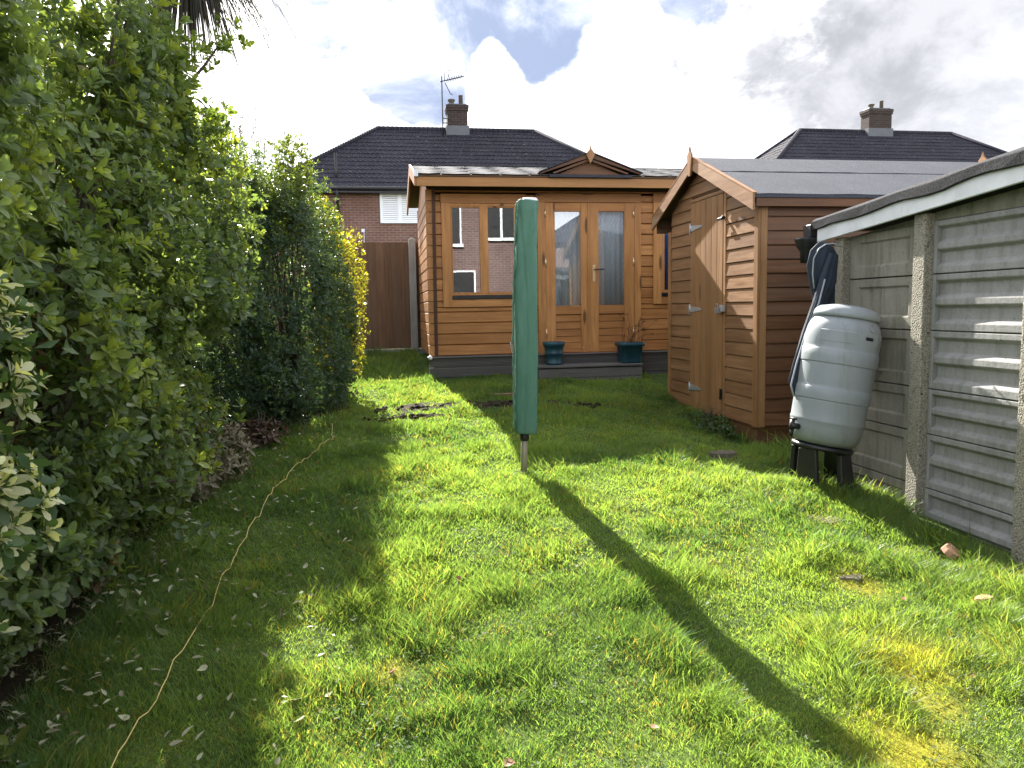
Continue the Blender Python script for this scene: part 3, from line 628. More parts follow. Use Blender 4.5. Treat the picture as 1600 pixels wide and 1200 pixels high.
for sd_ in (0, 1):
    mb = MB()
    for i in range(NB):
        z0 = zf+i*bh; z1 = z0+bh
        if sd_ == 0:
            mb.prism([(0, z0+.002), (-.010, z0+.010), (-.010, z1-.010), (0, z1-.002), (.034, z1-.002), (.034, z0+.002)], lambda x, z: (sx0+.012+x, Yw-.022, z), lambda x, z: (sx0+.012+x, sy1, z))
            mb.box(sx0-.005, sx0+.073, Yw-.03, Yw-.0225, z0+.004, z1-.004)
        else: mb.prism([(0, z0+.002), (.010, z0+.010), (.010, z1-.010), (0, z1-.002), (-.034, z1-.002), (-.034, z0+.002)], lambda x, z: (sx1-.012+x, Yw+.04, z), lambda x, z: (sx1-.012+x, sy1, z))
    mb.build('side_wall', M['cabin_y'], cab)
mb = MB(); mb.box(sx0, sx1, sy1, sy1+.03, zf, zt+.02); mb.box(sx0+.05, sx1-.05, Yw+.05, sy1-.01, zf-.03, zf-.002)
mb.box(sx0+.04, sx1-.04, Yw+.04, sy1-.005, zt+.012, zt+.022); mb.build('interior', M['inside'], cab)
MB().hexa([(.588, Yw-.05, zf-.002), (.622, Yw-.05, zf-.002), (.622, Yw-.031, zf-.002), (.588, Yw-.031, zf-.002), (.600, Yw-.05, zt), (.634, Yw-.05, zt), (.634, Yw-.031, zt), (.600, Yw-.031, zt)]).build('corner_strip', M['cabin_dark'], cab, .002)
# roof
ey0, ey1, ridy = 8.63, 11.32, 9.98; ez, rz_ = 2.985, 3.315; rx0, rx1 = .405, 4.47
mb = MB(); md = MB()
nrow = 9
for side in (0, 1):
    ya, yb = (ey0, ridy) if side == 0 else (ey1, ridy)
    for k in range(nrow):
        q0, q1 = k/nrow, (k+1)/nrow+.02; x = rx0+(.0 if k % 2 else -.05)
        while x < rx1:
            x1 = min(x+.333, rx1); xa = max(x, rx0); li = random.uniform(.003, .007); cu_ = random.uniform(.0, .006)
            if x1-xa > .02:
                P_ = lambda xx, q, h: (xx, ya+(yb-ya)*q, ez+(rz_-ez)*min(q, 1)+h)
                xm = (xa+x1)/2
                mb.add([P_(xa+.004, q0, li+.006), P_(xm, q0-.004, li*.5+.004), P_(x1-.004, q0, li+cu_+.004), P_(x1-.004, q1, .003), P_(xm, q1, .003), P_(xa+.004, q1, .003),
                        P_(xa+.004, q0, li), P_(xm, q0-.004, li*.5-.002), P_(x1-.004, q0, li+cu_-.002)], [(0, 1, 4, 5), (1, 2, 3, 4), (6, 7, 1, 0), (7, 8, 2, 1)] if side == 0 else [(5, 4, 1, 0), (4, 3, 2, 1), (0, 1, 7, 6), (1, 2, 8, 7)])
            x += .333
for (a, b) in ((ey0+.012, ridy), (ridy, ey1-.012)):
    za, zb = (ez, rz_) if a < ridy-.01 else (rz_, ez)
    md.hexa([(rx0+.01, a, za-.024), (rx1-.01, a, za-.024), (rx1-.01, b, zb-.024), (rx0+.01, b, zb-.024), (rx0+.01, a, za-.004), (rx1-.01, a, za-.004), (rx1-.01, b, zb-.004), (rx0+.01, b, zb-.004)])
rf = mb.build('roof', M['shingle'], cab); md.build('roof_deck', M['inside'], rf)
MB().box(rx0+.012, rx1-.012, 8.652, 8.676, 2.858, ez-.026).build('fascia', M['fascia'], cab, .002)
mb = MB()
for xx in (rx0-.012, rx1-.012):
    mb.mark()
    for (a, b, za, zb) in ((8.65, ridy, ez, rz_), (ridy, ey1, rz_, ez)):
        mb.hexa([(xx, a, za-.125), (xx+.022, a, za-.125), (xx+.022, b, zb-.125), (xx, b, zb-.125), (xx, a, za+.012), (xx+.022, a, za+.012), (xx+.022, b, zb+.012), (xx, b, zb+.012)])
mb.each('bargeboard', M['cabin_y'], cab)
mb = MB(); mb.box(rx0-.016, rx0+.03, 8.618, 8.65, ez-.03, ez+.036); mb.build('corner_cap', M['whitepaint'], cab)
# gables left and right (solid triangle)
for nm, xx in (('gable', sx0+.01), ('gable', sx1-.035)):
    MB().prism([(Yw-.02, zt), (sy1, zt), (ridy, 3.285)], lambda y, z, xx=xx: (xx, y, z), lambda y, z, xx=xx: (xx+.025, y, z)).build(nm, M['cabin_y'], cab)
# pediment over the doors
px0, px1, pxm = 1.80, 2.97, 2.37; pz0, pz1 = 2.998, 3.235
pd = MB().prism([(px0+.22, pz0+.004), (px1-.22, pz0+.004), (pxm, pz1-.085)], lambda x, z: (x, 8.66, z), lambda x, z: (x, 8.70, z)).build('pediment', M['ped_dark'], cab)
mb = MB()
for (xa, xb) in ((px0, pxm), (px1, pxm)):
    mb.hexa([(xa, 8.60, pz0-.002), (xb, 8.60, pz1-.055), (xb, 8.645, pz1-.055), (xa, 8.645, pz0-.002), (xa, 8.60, pz0+.012), (xb, 8.60, pz1), (xb, 8.645, pz1), (xa, 8.645, pz0+.012)])
    s = 1 if xa < xb else -1
    mb.hexa([(xa+s*.16, 8.615, pz0+.002), (xb, 8.615, pz1-.09), (xb, 8.658, pz1-.09), (xa+s*.16, 8.658, pz0+.002), (xa+s*.14, 8.615, pz0+.016), (xb, 8.615, pz1-.058), (xb, 8.658, pz1-.058), (xa+s*.14, 8.658, pz0+.016)])
mb.build('pediment_trim', M['ped_dark'], pd, .002)
mb = MB()
for (xa, xb) in ((px0-.02, pxm), (px1+.02, pxm)):
    mb.hexa([(xa, 8.585, pz0+.013), (xb, 8.585, pz1+.002), (xb, 9.85, pz1+.002), (xa, 9.2, pz0+.013), (xa, 8.585, pz0+.022), (xb, 8.585, pz1+.014), (xb, 9.85, pz1+.014), (xa, 9.2, pz0+.022)])
mb.build('pediment_roof', M['shingle_dark'], pd)
MB().prism([(0, pz1+.085), (-.011, pz1+.035), (-.045, pz1-.005), (-.048, pz1-.03), (0, pz1-.125), (.048, pz1-.03), (.045, pz1-.005), (.011, pz1+.035)], lambda x, z: (pxm+x, 8.572, z), lambda x, z: (pxm+x, 8.598, z)).build('finial', M['shed_trim'], pd, .002)
MB().box(px0+.1, px1-.1, 8.61, 8.648, ez-.022, pz0-.004).build('pediment_base', M['shingle_dark'], pd)

def frame_window(name, x0, x1, z0, z1, panes, boards, mull):
    """cased window: outer boards, sash, panes (x-ranges), black sill"""
    rt = MB()
    w_ = boards
    rt.box(x0, x0+w_, Yw-.034, Yw-.0125, z0, z1-w_); o = rt.build(name, M['cabin_z'], cab, .002); MB().box(x1-w_, x1, Yw-.034, Yw-.0125, z0, z1-w_).build('casing', M['cabin_z'], o, .002)
    mb = MB(); mb.box(x0-.004, x1+.004, Yw-.036, Yw-.0125, z1-w_, z1); mb.mark(); mb.box(x0+w_, x1-w_, Yw-.034, Yw-.0125, z0, z0+w_*.85)
    mb.each('casing', M['cabin_x'], o, .002)
    a0, a1, b0, b1 = x0+w_, x1-w_, z0+w_*.85, z1-w_
    mb = MB()
    mb.box(a0, a1, Yw-.024, Yw+.02, b1-.03, b1-.0005); mb.box(a0, a1, Yw-.024, Yw+.02, b0+.045, b0+.062)
    zs0, zs1 = b0+.062, b1-.03
    edges = [a0]+[v for p in panes for v in p]+[a1]
    for i in range(0, len(edges), 2): mb.box(edges[i], edges[i+1], Yw-.026, Yw+.018, zs0, zs1)
    for p in panes:
        mb.box(p[0], p[1], Yw-.022, Yw+.014, zs1-.02, zs1-.0005); mb.box(p[0], p[1], Yw-.022, Yw+.014, zs0+.0005, zs0+.018)
    mb.build('frame', M['cabin_z'], o, .002)
    MB().box(a0+.002, a1-.002, Yw-.045, Yw+.01, b0+.001, b0+.0445).build('sill', M['black'], o, .004)
    for p in panes: MB().box(p[0]+.001, p[1]-.001, Yw-.004, Yw, zs0+.0185, zs1-.0205).build('pane', M['glass'], o)
frame_window('window', .70, 1.68, 1.525, 2.815, [(.825, 1.14), (1.237, 1.545)], .105, .09)
frame_window('window', 3.235, 4.17, 1.525, 2.835, [(3.378, 3.66), (3.76, 4.03)], .105, .09)
# door case and leaves
dc = MB().box(1.82, 1.915, Yw-.034, Yw-.0125, zf, 2.725).build('door_frame', M['cabin_z'], cab, .002); MB().box(3.00, 3.08, Yw-.034, Yw-.0125, zf, 2.725).build('jamb', M['cabin_z'], dc, .002)
mb = MB(); mb.box(1.80, 3.08, Yw-.036, Yw-.0125, 2.7255, 2.827); mb.build('lintel', M['cabin_x'], dc, .002); MB().box(1.8205, 3.0795, Yw-.042, Yw-.0125, zf-.024, zf-.001).build('threshold', M['cabin_x'], dc, .002)
def door_leaf(x0, x1, g0, g1, hinge_x, handle):
    mb = MB(); mb.box(x0, g0, Yw-.03, Yw+.012, zf+.004, 2.722); mb.box(g1, x1, Yw-.03, Yw+.012, zf+.004, 2.722)
    o = mb.build('door', M['cabin_z'], cab, .002)
    mb = MB(); mb.box(g0+.0005, g1-.0005, Yw-.028, Yw+.010, 2.622, 2.7215); mb.build('top_rail', M['cabin_x'], o, .003); mb = MB(); mb.box(g0+.0005, g1-.0005, Yw-.028, Yw+.010, 1.418, 1.522); mb.box(g0+.0005, g1-.0005, Yw-.028, Yw+.010, zf+.0045, zf+.12)
    z = zf+.1205
    for hh in (.075, .085, .085, .085): mb.box(g0+.0005, g1-.0005, Yw-.016, Yw+.006, z+.003, min(z+hh, 1.4175)-.003); z += hh
    mb.build('door_panel', M['cabin_x'], o, .003)
    MB().box(g0+.001, g1-.001, Yw-.004, Yw, 1.5225, 2.6215).build('pane', M['glass_door'], o)
    for hz in (2.60, 2.03, 1.2):
        MB().tube([(hinge_x, Yw-.036, hz-.05), (hinge_x, Yw-.036, hz+.05)], .008, 8).build('hinge', M['brass'], o)
    if handle:
        hb = MB().box(2.48, 2.512, Yw-.037, Yw-.0305, 1.80, 2.0).build('handle', M['brass'], o, .004)
        MB().tube([(2.496, Yw-.036, 1.94), (2.496, Yw-.07, 1.94), (2.52, Yw-.078, 1.942), (2.61, Yw-.074, 1.945)], .0075, 8).build('lever', M['blackmetal'], hb)
        MB().lathe([(.002, 0), (.008, .001), (.008, .004), (.002, .006)], Matrix.Translation((2.36, Yw-.0315, zf+.06)) @ Matrix.Rotation(math.pi/2, 4, 'X'), 10).build('bolt_cap', M['galv'], o)
door_leaf(1.9165, 2.430, 2.027, 2.338, 1.912, False); door_leaf(2.4345, 2.9985, 2.555, 2.875, 2.985, True)
MB().box(2.418, 2.446, Yw-.042, Yw-.0305, zf+.01, 2.715).build('meeting_strip', M['cabin_z'], cab, .003)
mb = MB()
for k in range(3): mb.box(.515, 4.36, 8.83+.002*k, 8.862, .60+k*.12, .60+k*.12+.114)
nz = [.60+.015*i for i in range(24)]
mb.build('plinth', M['decking'], cab, .002)
mb = MB()
for i in range(24):
    zz = .612+i*.0148
    if abs((zz-.60) % .12) < .009 or (zz-.60) % .12 > .108: continue
    mb.box(.52, 4.355, 8.8235, 8.8305, zz, zz+.007)
mb.build('plinth_grooves', M['decking'], cab)
MB().box(.50, sx1+.02, 8.80, Yw+.03, .9465, .9595).build('deck_edge', M['decking'], cab, .003)
# hook and cord on the wall, pale lamp on the deck corner
mb = MB(); mb.tube([(1.475, Yw-.02, 1.10), (1.475, Yw-.04, 1.10), (1.48, Yw-.045, 1.085), (1.475, Yw-.04, 1.07)], .005, 6); mb.tube([(1.478, Yw-.04, 1.08), (1.485, Yw-.035, 1.02), (1.492, Yw-.03, .985), (1.505, Yw-.025, .965)], .003, 5)
tag(mb.build('wall_hook', M['whitepaint'], None, origin=(1.475, Yw, 1.08)), 'small white hook with cord on the summerhouse boards', 'hook')
tag(MB().lathe([(.003, -.026), (.018, -.02), (.026, 0), (.018, .02), (.003, .026)], Matrix.Translation((.525, 8.79, .955)), 16).build('deck_lamp', M['white'], None, origin=(.525, 8.79, .955)), 'small round white lamp on the plinth corner of the summerhouse', 'lamp')
# curtains
def curtain(name, x0, x1, y, z0, z1, mat, label, cat, group=None, amp=.008):
    mb = MB(); n = 40; v = []
    for i in range(n+1):
        x = x0+(x1-x0)*i/n; yy = y+amp*math.sin(i*.9)+amp*.6*math.sin(i*.37+1)
        v += [(x, yy, z0), (x, yy, z1), (x, yy+.003, z1), (x, yy+.003, z0)]
    mb.add(v, [(4*i+a, 4*i+b, 4*i+4+b, 4*i+4+a) for i in range(n) for (a, b) in ((0, 1), (1, 2), (2, 3), (3, 0))]+[(3, 2, 1, 0), (4*n, 4*n+1, 4*n+2, 4*n+3)], None, True)
    return tag(mb.build(name, mat, None, origin=((x0+x1)/2, y, z0)), label, cat, group)
curtain('lace_curtain', 2.00, 2.36, Yw+.06, 1.45, 2.66, M['lace'], 'pale lace curtain behind the glazed door without a handle', 'curtain', 'lace curtains behind the double doors')
curtain('lace_curtain', 2.53, 2.90, Yw+.06, 1.45, 2.66, M['lace'], 'pale lace curtain behind the glazed door with the handle', 'curtain', 'lace curtains behind the double doors')
curtain('blue_curtain', 3.36, 3.68, Yw+.10, 1.62, 2.42, M['blue'], 'bright blue cloth inside the window next to the shed', 'curtain')
# step, pots
mb = MB(); mb.box(1.72, 2.96, 8.5, 8.66, .818, .842); mb.box(1.72, 2.96, 8.664, 8.818, .818, .842)
st = mb.build('timber_step', M['decking'], None, .003, origin=(2.34, 8.65, .66)); tag(st, 'low grey timber step in front of the summerhouse doors', 'step')
mb = MB()
for z in (.60, .705): mb.box(1.73, 2.95, 8.512, 8.53, z, z+.1)
mb.box(1.73, 1.75, 8.531, 8.815, .60, .815); mb.box(2.93, 2.95, 8.531, 8.815, .60, .815); mb.build('riser', M['decking'], st)
pt = thing('plant_pot', 'round dark teal plant pot without a plant on the timber step', 'plant pot', (1.945, 8.68, .8425), 0)
T = Matrix.Translation((1.945, 8.68, .8425))
MB().lathe([(.001, .001), (.088, 0), (.092, .03), (.085, .035), (.098, .12), (.106, .125), (.108, .14), (.104, .145), (.114, .215), (.127, .222), (.130, .262), (.124, .266), (.116, .25), (.11, .2), (.001, .2)], T, 32).build('body', M['pot'], pt)
MB().lathe([(.001, .202), (.109, .2025), (.107, .225), (.04, .232), (.001, .233)], T, 20).build('soil', M['potsoil'], pt)
pt = thing('plant_pot', 'square teal plant pot holding nearly bare twigs on the timber step', 'plant pot', (2.855, 8.67, .8425), 0)
T = Matrix.Translation((2.855, 8.67, .8425))
MB().lathe([(.001, .001), (.112, 0), (.116, .02), (.128, .195), (.150, .198), (.152, .236), (.143, .24), (.134, .22), (.128, .19), (.001, .19)], T, 40, sq=.9).build('body', M['pot'], pt)
MB().lathe([(.001, .192), (.127, .1925), (.124, .215), (.05, .222), (.001, .223)], T, 24, sq=.9).build('soil', M['potsoil'], pt)
tw = thing('potted_plant', 'straggly nearly bare plant growing in the square teal pot', 'plant', (2.855, 8.67, 1.05)); mb = MB(); cs = []
for i in range(13):
    a = random.uniform(0, 6.28); L = random.uniform(.10, .46); sp_ = random.uniform(.05, .3); b = Vector((2.855+random.gauss(0, .04), 8.66+random.gauss(0, .03), 1.055))
    e = b+Vector((math.cos(a)*sp_+.06, math.sin(a)*sp_*.4-.03, L)); mid = b.lerp(e, .5)+Vector((random.uniform(-.03, .03), 0, .05))
    mb.tube([b, b.lerp(mid, .5)+Vector((0, 0, .02)), mid, e], [.003, .0026, .002, .001], 5)
    for k in range(5): q = random.uniform(.35, 1); cs.append(tuple(mid.lerp(e, q)+Vector((random.gauss(0, .01), 0, 0))))
mb.build('stems', M['redtwig'], tw); cs = np.array(cs); n = len(cs)
v, f, l, c = rosettes(cs, RNG.normal(0, 1, (n, 3))+np.array([0, 0, .6]), 3, .026*(.5+.8*RNG.random(n)), .5, lerpc((.09, .045, .03), (.10, .11, .05), RNG.random(n)), LEAF_LO); np_mesh('foliage', v, f, l, M['leaf'], tw, c)

# ------------------------------------------------------------------ shed
shd = thing('garden_shed', 'brown shiplap garden shed with felt roof and padlocked door', 'shed', (3.0, 6.8, .36))
XF, y0s, y1s, xb_ = 3.0, 5.82, 7.74, 5.82; zb, ze = .50, 2.30; ap, az_ = 6.95, 2.80
pit = 113e-3
def roofz(y): return az_-.41*abs(y-ap)
FW = [MB(), MB(), MB()]; k = 0
D0, D1, DZ = 6.45, 7.165, 2.475
while zb+k*pit < az_-.05:
    z0 = zb+k*pit; z1 = z0+pit
    lo0 = y0s+.05; hi0 = y1s-.05
    def lim(z):     # y-range under the roof at height z
        d = max(0.0, (az_-.03-z)/.41); return max(lo0, ap-d), min(hi0, ap+d)
    a0, b0 = lim(z0); a1, b1 = lim(z1-.004)
    segs = [((a0, a1), (b0, b1))]
    if z0 < DZ-.03: segs = [((a0, a1), (D0-.006, D0-.006)), ((D1+.006, D1+.006), (b0, b1))]
    for ((pa0, pa1), (pb0, pb1)) in segs:
        if pb0-pa0 < .03: continue
        mb = FW[0 if pb0 <= D0 else (1 if pa0 >= D1 else 2)]
        pa1 = min(pa1, pb1-.005) if pb1 > pa1 else pa1
        zz1 = z1-.004
        # board face leans: proud at the bottom edge, tucked at the top, small rebate under
        mb.hexa([(XF-.017, pa0, z0+.006), (XF-.017, pb0, z0+.006), (XF+.004, pb0, z0+.006), (XF+.004, pa0, z0+.006), (XF-.010, pa1, zz1), (XF-.010, pb1, zz1), (XF+.004, pb1, zz1), (XF+.004, pa1, zz1)])
        mb.hexa([(XF-.004, pa0, z0-.008), (XF-.004, pb0, z0-.008), (XF+.004, pb0, z0-.008), (XF+.004, pa0, z0-.008), (XF-.004, pa0, z0+.0055), (XF-.004, pb0, z0+.0055), (XF+.004, pb0, z0+.0055), (XF+.004, pa0, z0+.0055)])
    k += 1
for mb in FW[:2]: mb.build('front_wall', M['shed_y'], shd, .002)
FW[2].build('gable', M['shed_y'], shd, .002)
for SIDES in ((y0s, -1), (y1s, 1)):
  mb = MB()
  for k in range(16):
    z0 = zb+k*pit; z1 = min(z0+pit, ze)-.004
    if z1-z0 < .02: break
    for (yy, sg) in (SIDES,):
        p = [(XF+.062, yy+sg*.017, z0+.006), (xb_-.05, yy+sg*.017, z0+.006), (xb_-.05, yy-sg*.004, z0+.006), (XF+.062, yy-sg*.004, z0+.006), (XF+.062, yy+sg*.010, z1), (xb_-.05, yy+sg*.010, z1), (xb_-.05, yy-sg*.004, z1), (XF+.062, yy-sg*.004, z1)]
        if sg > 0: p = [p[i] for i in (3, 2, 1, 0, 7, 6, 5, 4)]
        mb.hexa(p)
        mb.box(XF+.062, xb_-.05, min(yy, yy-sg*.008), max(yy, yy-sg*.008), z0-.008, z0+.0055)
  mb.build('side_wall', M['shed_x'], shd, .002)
MB().prism([(y0s+.01, zb), (y1s-.01, zb), (y1s-.01, ze), (ap, az_-.06), (y0s+.01, ze)], lambda y, z: (xb_-.03, y, z), lambda y, z: (xb_-.01, y, z)).build('back_wall', M['shed_y'], shd)
MB().prism([(y0s+.02, zb), (y1s-.02, zb), (y1s-.02, ze-.02), (ap, az_-.08), (y0s+.02, ze-.02)], lambda y, z: (XF+.012, y, z), lambda y, z: (XF+.02, y, z)).build('lining', M['inside'], shd)
mb = MB(); mb.box(XF-.024, XF-.0005, y0s-.022, y0s+.046, zb-.004, ze-.01); mb.mark(); mb.box(XF-.024, XF-.0005, y1s-.046, y1s+.022, zb-.004, ze-.04); mb.mark(); mb.box(XF+.0, XF+.058, y0s-.024, y0s-.001, zb-.004, ze-.006)
mb.mark(); mb.box(XF-.020, XF-.0005, D0-.052, D0-.0075, zb+.002, DZ+.03)
mb.each('corner_trim', M['shed_z'], shd, .003)
mb = MB()
for (a, b) in ((y0s+.03, y0s+.13), (ap-.05, ap+.05), (y1s-.13, y1s-.03)): mb.mark().box(XF+.02, xb_-.02, a, b, .26, zb-.03)
mb.mark().box(XF+.006, xb_-.01, y0s+.02, y1s-.02, zb-.03, zb-.002); mb.mark().box(XF+.003, XF+.019, y0s+.01, y1s-.3, .30, zb-.031)
mb.each('base_bearer', M['shed_x'], shd)
# door
dr = MB(); nbd = 6; bw = (D1-D0)/nbd
for i in range(nbd): dr.box(XF-.022, XF+.0, D0+i*bw+.0015, D0+(i+1)*bw-.0015, zb-.015, DZ)
dro = dr.build('door', M['shed_z'], shd, .003, 2)
MB().box(XF-.028, XF-.0005, D0-.005, D1+.006, DZ+.002, DZ+.034).build('door_head', M['shed_y'], shd, .002)
for hz in (2.238, 1.462, .70):
    mb = MB(); mb.prism([(7.19, hz-.052), (7.19, hz+.052), (7.155, hz+.052), (7.155, hz-.052)], lambda y, z: (XF-.029, y, z), lambda y, z: (XF-.0225, y, z))
    mb.prism([(7.154, hz-.03), (7.154, hz+.03), (6.93, hz+.012), (6.895, hz+.008), (6.895, hz-.008), (6.93, hz-.012)], lambda y, z: (XF-.0285, y, z), lambda y, z: (XF-.0225, y, z))
    mb.tube([(XF-.031, 7.155, hz-.045), (XF-.031, 7.155, hz+.045)], .006, 8)
    mb.build('hinge', M['galv'], dro)
mb = MB(); mb.box(XF-.03, XF-.0225, 6.452, 6.535, 1.425, 1.455); mb.box(XF-.055, XF-.0205, 6.385, 6.452, 1.44, 1.50); ha = mb.build('hasp', M['galv'], dro, .003)
mb = MB(); mb.box(XF-.085, XF-.060, 6.43, 6.475, 1.425, 1.475); mb.tube([(XF-.072, 6.437, 1.47), (XF-.072, 6.437, 1.50), (XF-.072, 6.444, 1.513), (XF-.072, 6.461, 1.513), (XF-.072, 6.468, 1.50), (XF-.072, 6.468, 1.47)], .004, 6); mb.build('padlock', M['alu'], ha, .003)
mb = MB(); mb.tube([(XF-.02, 6.425, 2.26), (XF-.045, 6.425, 2.26)], .016, 12); mb.box(XF-.055, XF-.045, 6.41, 6.50, 2.238, 2.262); mb.build('turn_button', M['blackmetal'], dro, .002)
mb = MB(); mb.box(XF-.03, XF-.0225, 6.43, 6.47, .66, .75); mb.tube([(XF-.036, 6.45, .655), (XF-.036, 6.45, .755)], .006, 8); mb.build('bolt', M['blackmetal'], dro)
# roof sheets, two overlapping felt widths per slope
rx0s, rx1s = 2.90, 5.93; eyN, eyF = 5.735, 7.99
mb = MB(); mr = MB()
def slope_sheet(mbx, ya, yb, th, lift, xa, xb, wav=0):
    n = 24; v = []
    for i in range(n+1):
        x = xa+(xb-xa)*i/n; w1 = wav*random.uniform(-1, 1)
        for (y, o) in ((ya, w1), (yb, 0)):
            zz = 2.865-.41*abs(y-ap)+lift+o; v += [(x, y, zz), (x, y, zz-th)]
    fs = []
    for i in range(n):
        a = 4*i; b = a+4; q = [(a, a+2, b+2, b), (a+1, b+1, b+3, a+3), (a, b, b+1, a+1), (a+2, a+3, b+3, b+2)]
        fs += q if ya > yb else [t_[::-1] for t_ in q]
    fs += [(0, 1, 3, 2), (4*n, 4*n+2, 4*n+3, 4*n+1)]; mbx.add(v, fs)
for (e, s) in ((eyN, 1), (eyF, -1)):
    mid = e+(ap-e)*.60
    slope_sheet(mb, e, mid+s*.05, .004, 0, rx0s, rx1s, .003); slope_sheet(mb, mid-s*.02, ap, .004, .006, rx0s+.002, rx1s-.002, .002)
    slope_sheet(mr, e+s*.02, ap, .014, -.006, rx0s+.012, rx1s-.012)
    mb.box(rx0s+.001, rx1s-.003, min(e, e+s*.006), max(e, e+s*.006), 2.865-.41*abs(e-ap)-.03, 2.865-.41*abs(e-ap)-.005)
rf = mb.build('roof', M['felt'], shd); mr.build('roof_board', M['shed_x'], rf)
mb = MB()
for e, s in ((eyN, 1), (eyF, -1)): mb.mark().box(rx0s+.03, rx1s-.03, min(e+s*.008, e+s*.026), max(e+s*.008, e+s*.026), ze-.03, 2.865-.41*abs(e-ap)-.032)
mb.each('fascia', M['shed_x'], shd, .002)
mb = MB()
for xx in (rx0s-.014, rx1s-.004):
    mb.mark()
    for e in (eyN-.02, eyF+.02):
        zl = 2.865-.41*abs(e-ap)
        mb.hexa([(xx, e, zl-.125), (xx+.018, e, zl-.125), (xx+.018, ap, 2.76), (xx, ap, 2.76), (xx, e, zl+.006), (xx+.018, e, zl+.006), (xx+.018, ap, 2.872), (xx, ap, 2.872)] if e < ap else [(xx, ap, 2.76), (xx+.018, ap, 2.76), (xx+.018, e, zl-.125), (xx, e, zl-.125), (xx, ap, 2.872), (xx+.018, ap, 2.872), (xx+.018, e, zl+.006), (xx, e, zl+.006)])
mb.each('bargeboard', M['shed_barge'], shd, .002)
mb = MB()
for e in (eyN-.02, eyF+.02):       # pale cover strip on the barge edge
    zl = 2.865-.41*abs(e-ap); q = [(rx0s-.016, e, zl+.0065), (rx0s+.022, e, zl+.0065), (rx0s+.022, ap, 2.8725), (rx0s-.016, ap, 2.8725), (rx0s-.016, e, zl+.016), (rx0s+.022, e, zl+.016), (rx0s+.022, ap, 2.882), (rx0s-.016, ap, 2.882)]
    mb.hexa(q if e < ap else [q[i] for i in (3, 2, 1, 0, 7, 6, 5, 4)])
mb.build('roof_edge_strip', M['shed_trim'], shd)
for xx in (rx0s-.034, rx1s+.016): MB().prism([(ap, 2.97), (ap-.012, 2.93), (ap-.05, 2.895), (ap-.048, 2.86), (ap-.03, 2.74), (ap-.022, 2.70), (ap+.022, 2.70), (ap+.03, 2.74), (ap+.048, 2.86), (ap+.05, 2.895), (ap+.012, 2.93)], lambda y, z, xx=xx: (xx, y, z), lambda y, z, xx=xx: (xx+.018, y, z)).build('finial', M['shed_trim'], shd, .002)

